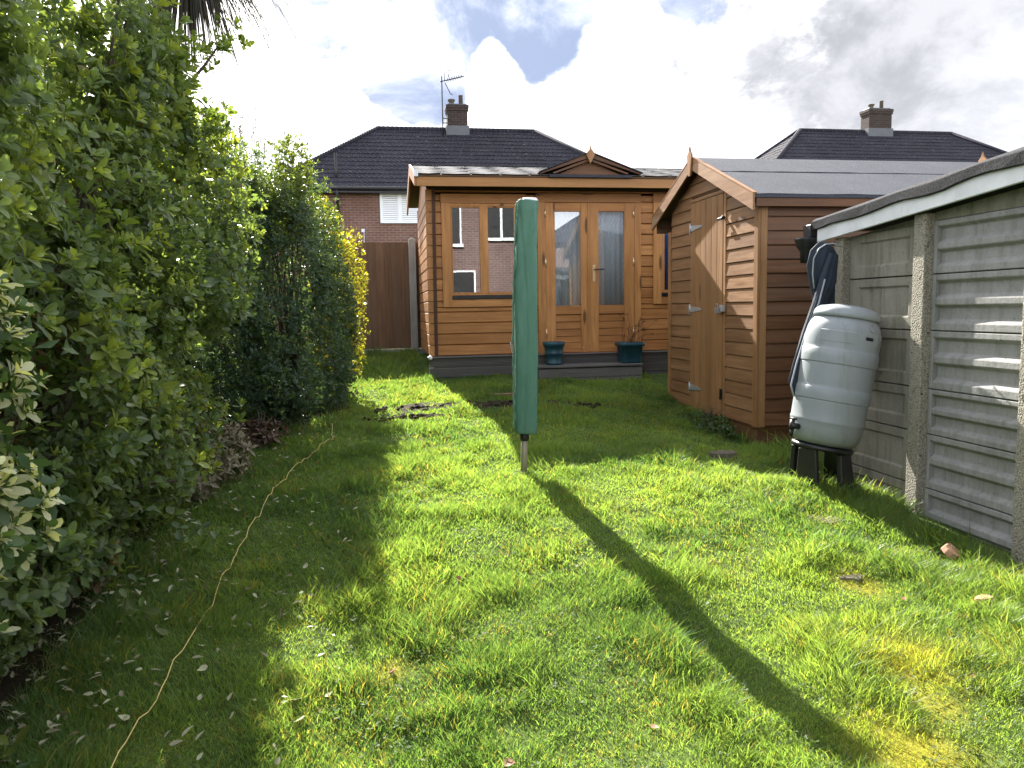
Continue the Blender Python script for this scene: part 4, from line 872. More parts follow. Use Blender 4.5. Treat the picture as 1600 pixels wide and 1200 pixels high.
# ------------------------------------------------------------------ garage
gar = thing('concrete_garage', 'concrete panel garage with white fascia and dark felt roof edge', 'garage', (3.2, 3.8, .2))
XG = 3.24
def fz(y): return 1.945+.077*(5.19-y) if y > 2.73 else 1.945+.077*(5.19-2.73)-.077*(2.73-y)
posts = [5.02, 4.19, 3.36, 2.53, 1.70, .87, .04]
mb = MB()
for py_ in posts: 
    h = fz(py_)-.002
    o = MB().hexa([(3.185, py_-.052, .02), (3.30, py_-.052, .02), (3.30, py_+.052, .02), (3.185, py_+.052, .02), (3.185, py_-.052, h), (3.30, py_-.052, h), (3.30, py_+.052, h), (3.185, py_+.052, h)]).build('post', M['agg'], gar, .006, 2)
joints = [.035, .367, .70, .975, 1.325, 1.66, 1.975]
for bi in range(len(posts)-1):
    yb, ya = posts[bi]-.0535, posts[bi+1]+.0535
    if bi == 0:
        for k in range(len(joints)-1):
            z0, z1 = joints[k]+.004, min(joints[k+1]-.004, fz(yb)-.004)
            if z1-z0 < .05: continue
            mb = MB(); d = .014; iy, iz = .10, .075
            A = [(XG, ya, z0), (XG, yb, z0), (XG, yb, z1), (XG, ya, z1)]; B = [(XG, ya+iy, z0+iz), (XG, yb-iy, z0+iz), (XG, yb-iy, z1-iz*.7), (XG, ya+iy, z1-iz*.7)]
            Cc = [(XG+d, ya+iy+.012, z0+iz+.012), (XG+d, yb-iy-.012, z0+iz+.012), (XG+d, yb-iy-.012, z1-iz*.7-.012), (XG+d, ya+iy+.012, z1-iz*.7-.012)]
            K = [(XG+.05, p[1], p[2]) for p in A]
            fs = [(8, 11, 10, 9), (12, 13, 14, 15)]
            for i in range(4):
                j = (i+1) % 4; fs += [(i, 4+i, 4+j, j), (4+i, 8+i, 8+j, 4+j), (i, j, 12+j, 12+i)]
            mb.add(A+B+Cc+K, fs); mb.build('panel', M['panel_old'], gar, .003)
        MB().prism([(ya, joints[-2 if fz(yb) < 1.975 else -1]+.0), (yb, 1.90), (yb, fz(yb)-.002), (ya, fz(ya)-.002)], lambda y, z: (XG+.025, y, z), lambda y, z: (XG+.05, y, z)).build('gable_panel', M['rough'], gar)
    else:
        for k in range(len(joints)-1):
            z0, z1 = joints[k]+.003, joints[k+1]-.003; mb = MB(); H = z1-z0
            # ribbed profile: flange, hollow, rib, hollow, flange
            pr = [(0, 0), (0, .13), (.030, .20), (.030, .40), (0, .46), (0, .57), (.030, .64), (.030, .84), (0, .90), (0, 1)]
            n = len(pr); v = []
            for y in (ya+.028, yb-.028): v += [(XG+dx, y, z0+H*q) for dx, q in pr]
            v += [(XG+.06, ya+.028, z0), (XG+.06, ya+.028, z1), (XG+.06, yb-.028, z0), (XG+.06, yb-.028, z1)]
            fs = [(i, i+1, n+i+1, n+i) for i in range(n-1)]+[(2*n, 2*n+2, 2*n+3, 2*n+1), (0, n, 2*n+2, 2*n), (n-1, 2*n+1, 2*n+3, 2*n-1), tuple([2*n]+[2*n+1]+list(range(n-1, -1, -1))), tuple([2*n+3, 2*n+2]+list(range(n, 2*n)))]
            mb.add(v, fs)
            mb.box(XG-.002, XG+.06, ya, ya+.0275, z0, z1); mb.box(XG-.002, XG+.06, yb-.0275, yb, z0, z1)
            mb.build('panel', M['panel'], gar, .004)
        top = [(ya, 1.976), (yb, 1.976), (yb, fz(yb)-.002)]+([(2.73, fz(2.73)-.002)] if ya < 2.73 < yb else [])+[(ya, fz(ya)-.002)]
        MB().prism(top, lambda y, z: (XG+.01, y, z), lambda y, z: (XG+.05, y, z)).build('gable_panel', M['rough'], gar)
MB().box(XG+.05, XG+.08, .0, 5.07, .0, 1.90).box(3.30, 8.2, 5.02, 5.07, .1, 1.86).build('wall', M['panel_old'], gar)
mb = MB(); mc = MB()
ys = [5.22, 4.75, 4.3, 3.85, 3.4, 2.95, 2.73, 2.3, 1.5, .7, -.1]
for a, b in zip(ys[:-1], ys[1:]):
    mb.hexa([(3.14, b, fz(b)), (3.165, b, fz(b)), (3.165, a, fz(a)), (3.14, a, fz(a)), (3.14, b, fz(b)+.105), (3.165, b, fz(b)+.105), (3.165, a, fz(a)+.105), (3.14, a, fz(a)+.105)], .5)
v = []; sub = [5.26-.11*i for i in range(49)]
for y in sub:
    z = fz(min(y, 5.2))+.105; wv = .008*math.sin(y*9)+random.uniform(-.004, .004)
    v += [(3.118+random.uniform(-.004, .004), y, z-.018+wv), (3.116, y, z+.044+wv*.4), (3.15, y, z+.066), (8.3, y, z+.066), (8.3, y, z-.01)]
fs = []
for i in range(len(sub)-1):
    a = 5*i; b = a+5; fs += [(a+j, a+j+1, b+j+1, b+j) for j in range(4)]+[(a+4, a, b, b+4)]
fs += [(4, 3, 2, 1, 0), tuple(range(5*len(sub)-5, 5*len(sub)))]
mc.add(v, fs); mb.build('fascia', M['whitepaint'], gar, .002); mc.build('roof', M['felt_dark'], gar, .004)
mb = MB(); mb.box(3.11, 3.30, 5.262, 5.36, 1.985, 2.075); mb.build('gutter', M['black'], gar, .004)
T = Matrix.Translation((3.115, 5.315, 1.86))
MB().lathe([(.001, -.06), (.038, -.06), (.04, .02), (.062, .055), (.075, .11), (.075, .123), (.068, .123), (.001, .09)], T, 20, sq=.3).build('downpipe_hopper', M['black'], gar)

# ------------------------------------------------------------------ water butt on its stand
bt = thing('water_butt', 'sage grey plastic water butt leaning against the garage', 'water butt', (2.83, 4.60, .55))
ax = Vector((.165, .0, .92)).normalized(); rotm = Vector((0, 0, 1)).rotation_difference(ax).to_matrix().to_4x4()
TB = Matrix.Translation((2.838, 4.60, .575)) @ rotm @ Matrix.Scale(.955, 4)
H = .90
prof0 = [(.001, .0), (.16, .0), (.20, .012), (.225, .04), (.236, .09), (.240, .165), (.2445, .172), (.2445, .188), (.240, .195), (.242, .31), (.247, .318), (.249, .35), (.249, .385), (.247, .412), (.242, .420), (.243, .56), (.248, .568), (.250, .60), (.250, .66), (.248, .668), (.244, .676), (.244, .74), (.237, .80), (.222, .84), (.200, .862), (.198, .868), (.001, .868)]
prof = [(.001, .0), (.16, .0), (.20, .012), (.222, .04), (.232, .08), (.237, .12), (.2385, .150), (.2425, .158), (.2425, .168), (.2395, .178), (.2405, .235), (.2415, .292), (.2425, .298), (.2375, .302), (.247, .307), (.2475, .31), (.248, .345), (.2475, .384), (.2445, .389), (.2425, .392), (.2430, .41), (.2435, .47), (.2440, .53), (.2440, .545), (.2440, .549), (.239, .552), (.2490, .557), (.2495, .56), (.25, .60), (.2495, .645), (.2465, .649), (.2440, .652), (.2438, .67), (.2435, .72), (.240, .765), (.232, .805), (.218, .838), (.200, .862), (.198, .868), (.001, .868)]
MB().lathe(prof, TB, 72).build('body', M['butt'], bt)
MB().lathe([(.001, .8685), (.205, .8685), (.214, .873), (.214, .89), (.207, .915), (.18, .94), (.11, .958), (.001, .964)], TB, 64).build('lid', M['butt'], bt)
def on_butt(ang, r, z): return TB @ Vector((r*math.cos(ang), r*math.sin(ang), z))
# raised label plate, hand hold, embossed ring
def curved_plate(a0, a1, z0, z1, r, th, mat, name):
    n = 14; mb = MB(); v = []
    for i in range(n+1):
        a = a0+(a1-a0)*i/n
        for (rr, z) in ((r, z0), (r+th, z0+.004), (r+th, z1-.004), (r, z1)): v.append(on_butt(a, rr, z))
    fs = [(4*i+j, 4*i+4+j, 4*i+4+(j+1) % 4, 4*i+(j+1) % 4) for i in range(n) for j in range(4)]+[(0, 1, 2, 3), (4*n+3, 4*n+2, 4*n+1, 4*n)]
    mb.add(v, fs, None, False); return mb.build(name, mat, bt)
curved_plate(-2.75, -1.80, .695, .775, .2405, .005, M['butt'], 'label_plate')
curved_plate(-1.52, -1.28, .735, .757, .2425, .003, M['black'], 'hand_hold')
curved_plate(-1.10, -.80, .70, .78, .2405, .005, M['butt'], 'label_plate')
mb = MB(); pts = []
for i in range(25):
    a = 2*math.pi*i/24; an = -1.32+.10*math.cos(a); pts.append(on_butt(an, .2295-.03*math.sin(a)*.35, .818+.024*math.sin(a)))
mb.tube(pts, .0025, 6); mb.build('embossed_ring', M['butt'], bt)
mb = MB(); a = -2.95; mb.tube([on_butt(a, .22, .10), on_butt(a, .30, .10)], .02, 12); mb.tube([on_butt(a, .29, .07), on_butt(a, .29, .14)], .014, 10); mb.tube([on_butt(a-.1, .29, .148), on_butt(a+.1, .29, .148)], .008, 8); mb.tube([on_butt(a, .28, .08), on_butt(a, .285, .03)], .012, 10); mb.build('tap', M['black'], bt)
MB().lathe([(.001, .9645), (.02, .964), (.02, .968), (.001, .969)], TB @ Matrix.Translation((.03, -.02, -.001)), 14).build('lid_plug', M['black'], bt)
sd = thing('butt_stand', 'black tapered plastic stand under the water butt', 'stand', (2.83, 4.60, .26))
mb = MB()
MB().lathe([(.001, -.035), (.20, -.035), (.205, -.02), (.20, -.003), (.001, -.003)], TB, 32).build('top_plate', M['black'], sd)
for a in (-2.6, -1.1, .5, 2.1):
    c_, s_ = math.cos(a), math.sin(a); tv = Vector((-s_, c_, 0)); rv = Vector((c_, s_, 0)); b0 = Vector((2.835, 4.60, .20))+rv*.188; t0 = Vector((2.825, 4.60, 0))+rv*.16
    ztop = (TB @ Vector((.165*c_, .165*s_, -.03))).z; t0.z = ztop
    q = []
    for (cpt, wd) in ((b0, .085), (t0, .06)):
        for (sa, sb) in ((-1, 1), (1, 1), (1, -1), (-1, -1)): q.append(cpt+tv*wd*sa+rv*.018*sb)
    MB().hexa([tuple(p) for p in (q[3], q[2], q[1], q[0], q[7], q[6], q[5], q[4])]).build('leg', M['black'], sd, .006)
# folded navy cover hanging behind it
cov = thing('furniture_cover', 'folded dark navy fabric cover hanging behind the water butt', 'cover', (2.95, 4.86, 1.87))
def cloth_tube(path, rad, name, mat, parent, n=30, folds=5, amp=.25, flat=.45):
    mb = MB(); m_ = len(path); v = []
    for i in range(m_):
        p = Vector(path[i]); t_ = (Vector(path[min(i+1, m_-1)])-Vector(path[max(i-1, 0)])).normalized()
        a = t_.cross(Vector((0, 1, 0))).normalized(); b = t_.cross(a)
        for k in range(n):
            an = 2*math.pi*k/n; rr = rad[i]*(1+amp*math.sin(folds*an+i*.7)+amp*.5*math.sin((folds*2+1)*an-i*.5)); v.append(p+a*rr*math.cos(an)+b*rr*flat*math.sin(an))
    f = [(i*n+k, i*n+(k+1) % n, (i+1)*n+(k+1) % n, (i+1)*n+k) for i in range(m_-1) for k in range(n)]+[tuple(range(n-1, -1, -1)), tuple(range((m_-1)*n, m_*n))]
    mb.add(v, f, None, True); return mb.build(name, mat, parent)
cloth_tube([(3.00, 4.86, 1.905), (2.99, 4.86, 1.89), (2.975, 4.86, 1.84), (2.965, 4.86, 1.75), (2.97, 4.86, 1.66), (2.98, 4.86, 1.55), (2.985, 4.86, 1.40), (2.985, 4.86, 1.25)], [.03, .055, .088, .10, .092, .085, .085, .08], 'bag', M['navy'], cov, 36, 4, .12, .45)
cloth_tube([(3.01, 4.80, 1.83), (2.965, 4.80, 1.66), (2.90, 4.78, 1.50), (2.80, 4.74, 1.30), (2.72, 4.70, 1.10), (2.675, 4.68, .98), (2.668, 4.66, .90)], [.03, .055, .045, .04, .042, .036, .012], 'tail', M['navy'], cov, 30, 3, .22, .5)
mb = MB(); mb.tube([(2.882, 4.815, 1.60), (2.872, 4.82, 1.70), (2.878, 4.82, 1.80), (2.915, 4.82, 1.865), (2.965, 4.82, 1.895), (3.02, 4.82, 1.900), (3.075, 4.82, 1.875)], .005, 6)
mb.tube([(2.93, 4.765, 1.66), (2.88, 4.75, 1.50), (2.765, 4.71, 1.30), (2.68, 4.67, 1.10), (2.635, 4.65, .97), (2.64, 4.63, .90), (2.675, 4.63, .89), (2.705, 4.64, .98), (2.735, 4.66, 1.10)], .006, 6); mb.build('piping', M['piping'], cov)

# ------------------------------------------------------------------ rotary dryer under a green cover
rot = thing('rotary_dryer', 'folded rotary clothes dryer under a tall green cover standing on the lawn', 'clothes dryer', (.905, 5.007, .40))
def cx(z): return .905+.062*(z-.40)/1.8
mb = MB(); mb.tube([(cx(.30), 5.007, .28), (cx(.45), 5.007, .45), (cx(.72), 5.007, .72)], .0225, 14); mb.build('pole', M['pole'], rot)
mb = MB(); mb.tube([(cx(.62), 5.007, .618), (cx(.63), 5.007, .63), (cx(.69), 5.007, .69)], [.027, .031, .031], 16); mb.build('collar', M['black'], rot)
# cover: rounded square tube, slightly crooked, seam on the left
mb = MB(); v = []; n = 72; zs0 = [.665, .67, .70, .76, .9, 1.0, 1.15, 1.3, 1.45, 1.6, 1.75, 1.9, 2.0, 2.08, 2.14, 2.18, 2.195, 2.198]
hw0 = [.072, .076, .079, .080, .084, .084, .085, .086, .084, .082, .080, .078, .077, .077, .079, .079, .0785, .076]
zs = sorted(set(zs0) | set(np.round(np.linspace(.71, 2.17, 74), 4).tolist())); hwl = np.interp(zs, zs0, np.array(hw0)*.90)
for i, z in enumerate(zs):
    for k in range(n):
        an = 2*math.pi*k/n; c_, s_ = math.cos(an), math.sin(an); e = (abs(c_)**4.6+abs(s_)**4.6)**(-1/4.6)
        wob = 1+.020*math.sin(3*an+z*6)+.016*math.sin(7*an-z*11)+.012*math.sin(z*23+2*an)-.085*max(0, math.sin(4*an+z*2.3+1.5*math.sin(z*3)))**6-.075*max(0, math.sin(2*an-z*7.5+math.sin(z*5)))**10+.05*(float(vnoise(an*2.2, z*5, .5, 14))-.5)
        sway = .010*math.sin(z*2.6)-.004
        v.append((cx(z)+sway+hwl[i]*c_*e*wob, 5.007+hwl[i]*.95*s_*e*wob, z+.004*math.sin(2*an)))
m_ = len(zs); f = [(i*n+k, i*n+(k+1) % n, (i+1)*n+(k+1) % n, (i+1)*n+k) for i in range(m_-1) for k in range(n)]+[tuple(range(n-1, -1, -1)), tuple(range((m_-1)*n, m_*n))]
mb.add(v, f, None, True); cvr = mb.build('cover', M['canvas'], rot)
sb = cvr.modifiers.new('sub', 'SUBSURF'); sb.levels = 1; sb.render_levels = 1
mb = MB(); pts = []; rr = []
for i in range(90):
    z = .70+1.47*i/89; hw = np.interp(z, zs, hwl); pts.append((cx(z)+.010*math.sin(z*2.6)-.004-hw*1.03-.004-.006*abs(math.sin(i*.9))*random.random(), 4.985+.006*math.sin(i*.55), z)); rr.append(.0045+.0045*random.random())
mb.tube(pts, rr, 6); mb.build('seam', M['canvas'], cvr)
MB().lathe([(.001, -.02), (.05, -.02), (.055, .0), (.045, .012), (.001, .016)], Matrix.Translation((cx(2.2)+.004, 5.007, 2.20)), 24).build('cap', M['white'], rot)

# ------------------------------------------------------------------ fences
fe = thing('boundary_fence', 'brown closeboard fence behind the summerhouse with a concrete post', 'fence', (.4, 11.22, .9))
x = -6.0; mb = MB()
while x < 8.0:
    o_ = .005*random.random(); zt_ = 2.46+.012*random.random(); mb.hexa([(x, 11.205+o_, .95), (x+.122, 11.226+o_, .95), (x+.122, 11.238, .95), (x, 11.232, .95), (x, 11.205+o_, zt_), (x+.122, 11.226+o_, zt_), (x+.122, 11.238, zt_), (x, 11.232, zt_)])
    x += .108
mb.build('boards', M['fence'], fe)
mb = MB(); mb.box(-6, 8, 11.20, 11.2195, .80, .948); mb.build('gravel_board', M['concpost'], fe)
mb = MB()
for z in (1.15, 1.75, 2.3): mb.box(-6, 8, 11.239, 11.28, z, z+.07)
mb.build('rails', M['fence'], fe)
for px_ in (-4.05, -1.8, .45, 2.7, 4.95): MB().add([(px_-.05, 11.14, .7), (px_+.05, 11.14, .7), (px_+.05, 11.19, .7), (px_-.05, 11.19, .7), (px_-.05, 11.14, 2.50), (px_+.05, 11.14, 2.50), (px_+.05, 11.19, 2.50), (px_-.05, 11.19, 2.50), (px_, 11.165, 2.535)], [(3, 2, 1, 0), (0, 1, 5, 4), (1, 2, 6, 5), (2, 3, 7, 6), (3, 0, 4, 7), (4, 5, 8), (5, 6, 8), (6, 7, 8), (7, 4, 8)]).build('post', M['concpost'], fe, .004)
sf = thing('old_fence', 'old dark wooden fence half hidden behind the tall evergreen shrub', 'fence', (-2.85, 5, .4)); mb = MB(); y = -.5
while y < 11.1: mb.box(-2.86, -2.845-.006*random.random(), y, y+.112, G(-2.8, y)+.02, G(-2.8, y)+1.75+.02*random.random()); y += .105
mb.build('boards', M['fence_y'], sf)
mb = MB()
for k in range(7): mb.box(-2.845, -2.76, -.4+k*1.83, -.32+k*1.83, G(-2.8, max(0, -.4+k*1.83))-.1, G(-2.8, max(0, -.4+k*1.83))+1.8)
mb.build('posts', M['fence_y'], sf)
# ------------------------------------------------------------------ houses
def unproj(px, py, Yp):
    d = fw+cr*(px-800)/F+cu*(600-py)/F; return np.array([0, 0, 1.5])+d*Yp/d[1]
def tile_slope(mb, eaveL, eaveR, ridL, ridR, rows):
    """one roof slope as real courses of tiles, each course lifted at its lower edge"""
    eL, eR, rL, rR = map(Vector, (eaveL, eaveR, ridL, ridR)); nrm = (eR-eL).cross(rL-eL).normalized()
    if nrm.z < 0: nrm = -nrm
    for k in range(rows):
        q0, q1 = k/rows, min(1, (k+1)/rows+.02)
        a, b, c, d = eL.lerp(rL, q0), eR.lerp(rR, q0), eR.lerp(rR, q1), eL.lerp(rL, q1)
        n = max(2, int((b-a).length/.3)); v = []
        for i in range(n+1):
            t_ = i/n; lo = a.lerp(b, t_); hi = d.lerp(c, t_); w1 = random.uniform(-.006, .006)
            v += [lo+nrm*(.030+w1), hi+nrm*.008, lo+nrm*.002]
        fs = []
        for i in range(n): A = 3*i; B = A+3; fs += [(A, B, B+1, A+1), (A+2, B+2, B, A)]
        mb.add([tuple(p) for p in v], fs)
def house(name, label, rid0, rid1, eaveY, ridY, ez_, wallmat, rows=15, over=.3):
    h = thing(name, label, 'house', ((rid0[0]+rid1[0])/2, ridY, .9)); run = ridY-eaveY
    x0, x1 = rid0[0]-run, rid1[0]+run; yb = ridY+run; rz0 = (rid0[2]+rid1[2])/2
    R0, R1 = (rid0[0], ridY, rz0), (rid1[0], ridY, rz0)
    mb = MB(); tile_slope(mb, (x0, eaveY, ez_), (x1, eaveY, ez_), R0, R1, rows); tile_slope(mb, (x1, eaveY, ez_), (x1, yb, ez_), R1, R1, rows); tile_slope(mb, (x0, yb, ez_), (x0, eaveY, ez_), R0, R0, rows); tile_slope(mb, (x1, yb, ez_), (x0, yb, ez_), R1, R0, rows)
    mb.add([(x0+.05, eaveY+.05, ez_-.02), (x1-.05, eaveY+.05, ez_-.02), (x1-.05, yb-.05, ez_-.02), (x0+.05, yb-.05, ez_-.02)], [(0, 1, 2, 3)])
    rf = mb.build('roof', M['tile'], h)
    mb = MB(); mb.tube([R0, R1], .10, 10); mb.build('ridge_tiles', M['tile'], rf)
    mb = MB()
    for (r_, cx_, cy_) in ((R0, x0, eaveY), (R1, x1, eaveY), (R0, x0, yb), (R1, x1, yb)): mb.mark().tube([(r_[0], r_[1], r_[2]+.02), (cx_, cy_, ez_+.04)], .09, 8)
    mb.each('hip_tiles', M['tile'], rf)
    mb = MB(); mb.box(x0+.01, x1-.01, eaveY-.012, eaveY+.012, ez_-.16, ez_-.01); mb.tube([(x0, eaveY-.07, ez_-.045), (x1, eaveY-.07, ez_-.045)], .06, 8); mb.box(x0+.3, x1-.3, eaveY+.013, eaveY+over, ez_-.17, ez_-.15); mb.build('gutter', M['black'], h)
    mb = MB(); mb.box(x0+over, x1-over, eaveY+over, yb-over, .5, ez_-.03); wl = mb.build('wall', wallmat, h)
    return h, wl, x0, x1, yb, rf
def chimney(h, x0, x1, yc, z0, z1, mat=None, pots=2):
    mb = MB(); d = .30; mb.box(x0+.03, x1-.03, yc-d+.03, yc+d-.03, z0-.5, z1-.21); mb.box(x0+.0, x1-.0, yc-d, yc+d, z1-.2095, z1-.12); mb.box(x0-.015, x1+.015, yc-d-.015, yc+d+.015, z1-.1195, z1-.02); o = mb.build('chimney', M['brick_chim'], h)
    MB().box(x0+.05, x1-.05, yc-d+.05, yc+d-.05, z1-.0195, z1+.03).build('flaunching', M['lead'], o, .02)
    MB().box(x0-.02, x1+.02, yc-d-.02, yc+d+.02, z0-.35, z0+.10).build('flashing', M['lead'], o)
    for i in range(pots):
        xx = x0+(x1-x0)*(.27 if i == 0 else .70); T_ = Matrix.Translation((xx, yc, z1+.02))
        MB().lathe([(.001, 0), (.11, 0), (.10, .06), (.08, .10), (.12, .14), (.13, .19), (.001, .19)] if i == 0 else [(.001, 0), (.075, 0), (.07, .30), (.08, .31), (.08, .34), (.001, .34)], T_, 14).build('chimney_pot', M['slab'], o)
    return o
ra, rb = unproj(590, 204, 27), unproj(835, 204, 27)
zr = (ra[2]+rb[2])/2
hL, wl, hx0, hx1, hyb, rfL = house('semi_house', 'purple brown brick house with dark tiled hipped roof behind the fence', ra, rb, 23.75, 27, float(unproj(600, 292, 23.7)[2]), M['brick'])
c0, c1 = unproj(697, 204, 27), unproj(731, 204, 27); chimney(hL, c0[0], c1[0], 27, c0[2], float(unproj(712, 166, 27)[2]))
# shuttered window
WY = 24.05; a = unproj(593, 301, WY); b = unproj(656, 349, WY)
mb = MB(); X0, X1, Z0, Z1 = a[0], b[0], b[2], a[2]; fwd = .06
mb.box(X0, X1, WY-.05, WY-.002, Z1-fwd, Z1); mb.box(X0, X1, WY-.06, WY-.002, Z0, Z0+fwd); mb.box(X0, X0+fwd, WY-.05, WY-.002, Z0+fwd, Z1-fwd); mb.box(X1-fwd, X1, WY-.05, WY-.002, Z0+fwd, Z1-fwd); mb.box((X0+X1)/2-.035, (X0+X1)/2+.035, WY-.05, WY-.002, Z0+fwd, Z1-fwd)
wo_ = mb.build('window', M['white'], hL)
for (q0, q1) in ((X0+fwd, (X0+X1)/2-.035), ((X0+X1)/2+.035, X1-fwd)):
    mb = MB(); z = Z0+fwd+.01
    while z < Z1-fwd-.05:
        mb.hexa([(q0+.03, WY-.03, z), (q1-.03, WY-.03, z), (q1-.03, WY-.018, z), (q0+.03, WY-.018, z), (q0+.03, WY-.016, z+.046), (q1-.03, WY-.016, z+.046), (q1-.03, WY-.004, z+.046), (q0+.03, WY-.004, z+.046)]); z += .056
    mb.box(q0+.001, q0+.03, WY-.03, WY-.004, Z0+fwd, Z1-fwd); mb.box(q1-.03, q1-.001, WY-.03, WY-.004, Z0+fwd, Z1-fwd); mb.build('shutter', M['white'], wo_)
dp = unproj(527, 300, 24); mb = MB(); mb.tube([(dp[0], 23.70, dp[2]+.05), (dp[0], 23.98, dp[2]-.3), (dp[0], 23.98, 1.0)], .045, 10); mb.build('downpipe', M['black'], hL)
vp = unproj(526, 285, 24.3); mb = MB(); mb.tube([(vp[0], 24.2, vp[2]-.2), (vp[0], 24.2, vp[2]+.85)], .045, 10); mb.box(vp[0]-.3, vp[0]+.3, 23.9, 24.12, vp[2]-.22, vp[2]-.09); mb.build('soil_pipe', M['black'], rfL)
mb = MB(); q = unproj(569, 362, WY); mb.tube([(q[0], WY-.02, q[2]), (q[0]-.02, WY-.02, q[2]-.5), (q[0]-.08, WY-.02, q[2]-1.0), (q[0]-.08, WY-.02, 1.5)], .012, 6); mb.box(q[0]-.08, q[0]+.02, WY-.05, WY-.003, q[2]-.02, q[2]+.08); mb.build('wall_cable', M['whitepaint'], hL)
# aerial (a part of the house: bolted to the chimney)
an0 = unproj(692, 200, 26.6); an1 = unproj(690, 119, 26.6); an = thing('tv_aerial', 'thin television aerial on a mast beside the chimney behind the summerhouse', 'aerial', (float(an0[0]), 26.6, float(an0[2])))
A = Vector(an1); mb = MB(); mb.tube([(an1[0], 26.6, an0[2]-.3), (an1[0], 26.6, an1[2])], .022, 6); mb.box(an1[0], an1[0]+.3, 26.59, 26.61, an0[2]+.3, an0[2]+.33); mb.box(an1[0], an1[0]+.3, 26.59, 26.61, an0[2]+.15, an0[2]+.18); mb.build('mast', M['blackmetal'], an)
mb = MB(); zt_ = an1[2]-.18; mb.tube([(an1[0]-.05, 26.6, zt_), (an1[0]+.75, 26.6, zt_+.20)], .018, 6)
for i in range(9): q = .25+.5*i/8; xx = an1[0]-.05+.8*q/.8*.95; mb.tube([(xx, 26.37, zt_+.25*q), (xx, 26.83, zt_+.25*q)], .012, 5)
mb.tube([(an1[0]+.10, 26.6, zt_+.02), (an1[0]+.12, 26.6, zt_+.45), (an1[0]+.28, 26.6, zt_+.36)], .014, 5); mb.tube([(an1[0]+.10, 26.6, zt_-.02), (an1[0]+.28, 26.6, zt_-.38), (an1[0]+.36, 26.6, zt_-.42)], .014, 5); mb.tube([(an1[0]+.22, 26.4, zt_+.1), (an1[0]+.22, 26.8, zt_+.42)], .014, 5); mb.build('antenna', M['blackmetal'], an)
ra, rb = unproj(1250, 207, 29), unproj(1485, 207, 29); ra[2] = rb[2] = (ra[2]+rb[2])/2
hR, wr_, _, _, _, _ = house('semi_house', 'house seen only as a dark tiled roof beyond the shed', ra, rb, 25.6, 29, float(ra[2])-2.6, M['brick'], 15)
c0, c1 = unproj(1350, 207, 29), unproj(1387, 207, 29); chimney(hR, c0[0], c1[0], 29, ra[2], float(unproj(1368, 172, 29)[2]))
# the brick house the garden belongs to, seen only as a reflection in the panes
hb, wb, bx0, bx1, byb, _ = house('brick_house', 'sunlit brick house reflected in the summerhouse window panes', np.array([-1.5, -10.5, 8.2]), np.array([1.3, -10.5, 8.2]), -14.0, -10.5, 5.6, M['brick_red'], 12)
def bwin(x0, x1, z0, z1):
    y = -7.3; mb = MB(); f_ = .055
    mb.box(x0, x1, y+.002, y+.05, z1-f_, z1); mb.box(x0-.05, x1+.05, y+.002, y+.09, z0-.04, z0+f_); mb.box(x0, x0+f_, y+.002, y+.05, z0+f_, z1-f_); mb.box(x1-f_, x1, y+.002, y+.05, z0+f_, z1-f_); mb.box((x0+x1)/2-.04, (x0+x1)/2+.04, y+.002, y+.05, z0+f_, z1-f_)
    o = mb.build('window', M['whitepaint'], hb); MB().box(x0+f_, x1-f_, y+.003, y+.02, z0+f_, z1-f_).build('pane', M['black'], o)
bwin(1.5, 2.62, 3.55, 4.95); bwin(3.42, 4.44, 3.75, 5.1); bwin(-2.5, -1.2, 3.7, 4.9); bwin(1.2, 3.05, .9, 2.75); bwin(-3, -1, .9, 2.4)
hb2, _, _, _, _, _ = house('neighbour_house', 'neighbouring house with dark roof reflected in the door panes', np.array([10.2, -17, 6.3]), np.array([15.5, -17, 6.3]), -20.2, -17, 4.2, M['brick_red'], 12)

# ------------------------------------------------------------------ small things on the lawn
WIRE = [(-.93, 1.9), (-.859, 2.299), (-.816, 2.77), (-.765, 3.365), (-.75, 3.8), (-.72, 4.294), (-.69, 4.852), (-.59, 5.403), (-.50, 5.75), (-.414, 6.09), (-.44, 6.4), (-.42, 6.75), (-.45, 7.0)]
pts = []
for i in range(len(WIRE)-1):
    for k in range(8):
        q = k/8; x = WIRE[i][0]*(1-q)+WIRE[i+1][0]*q; y = WIRE[i][1]*(1-q)+WIRE[i+1][1]*q
        pts.append((x+.006*math.sin(y*19), y, float(G(x, y))+.038+.010*math.sin(y*11)+.008*math.sin(y*37)))
tag(MB().tube(pts, .0019, 6).build('garden_cable', M['cable'], None, origin=(-.75, 3.8, .3)), 'thin pale yellow cable trailing along the shaded lawn', 'cable')
def chunk(name, x, y, sx, sy, sz, mat, label, cat, rz=0, tilt=0, lift=0):
    mb = MB(); n = 9; top = []; bot = []
    for k in range(n):
        a = 2*math.pi*k/n; e = (abs(math.cos(a))**4+abs(math.sin(a))**4)**(-.25)*random.uniform(.82, 1.05); top.append((sx*math.cos(a)*e*.94, sy*math.sin(a)*e*.94, sz*random.uniform(.85, 1.05))); bot.append((sx*math.cos(a)*e, sy*math.sin(a)*e, -.02))
    R_ = Matrix.Translation((x, y, float(G(x, y))+lift)) @ Matrix.Rotation(rz, 4, 'Z') @ Matrix.Rotation(tilt, 4, 'X')
    v = [R_ @ Vector(p) for p in bot+top]; mb.add(v, [tuple(range(n-1, -1, -1)), tuple(range(n, 2*n))]+[(i, (i+1) % n, n+(i+1) % n, n+i) for i in range(n)])
    return tag(mb.build(name, mat, None, .004, origin=(x, y, float(G(x, y)))), label, cat)
chunk('stone_slab', 2.46, 5.30, .11, .07, .045, M['slab'], 'dark flat slab sunk in the grass near the shed corner', 'slab', .1)
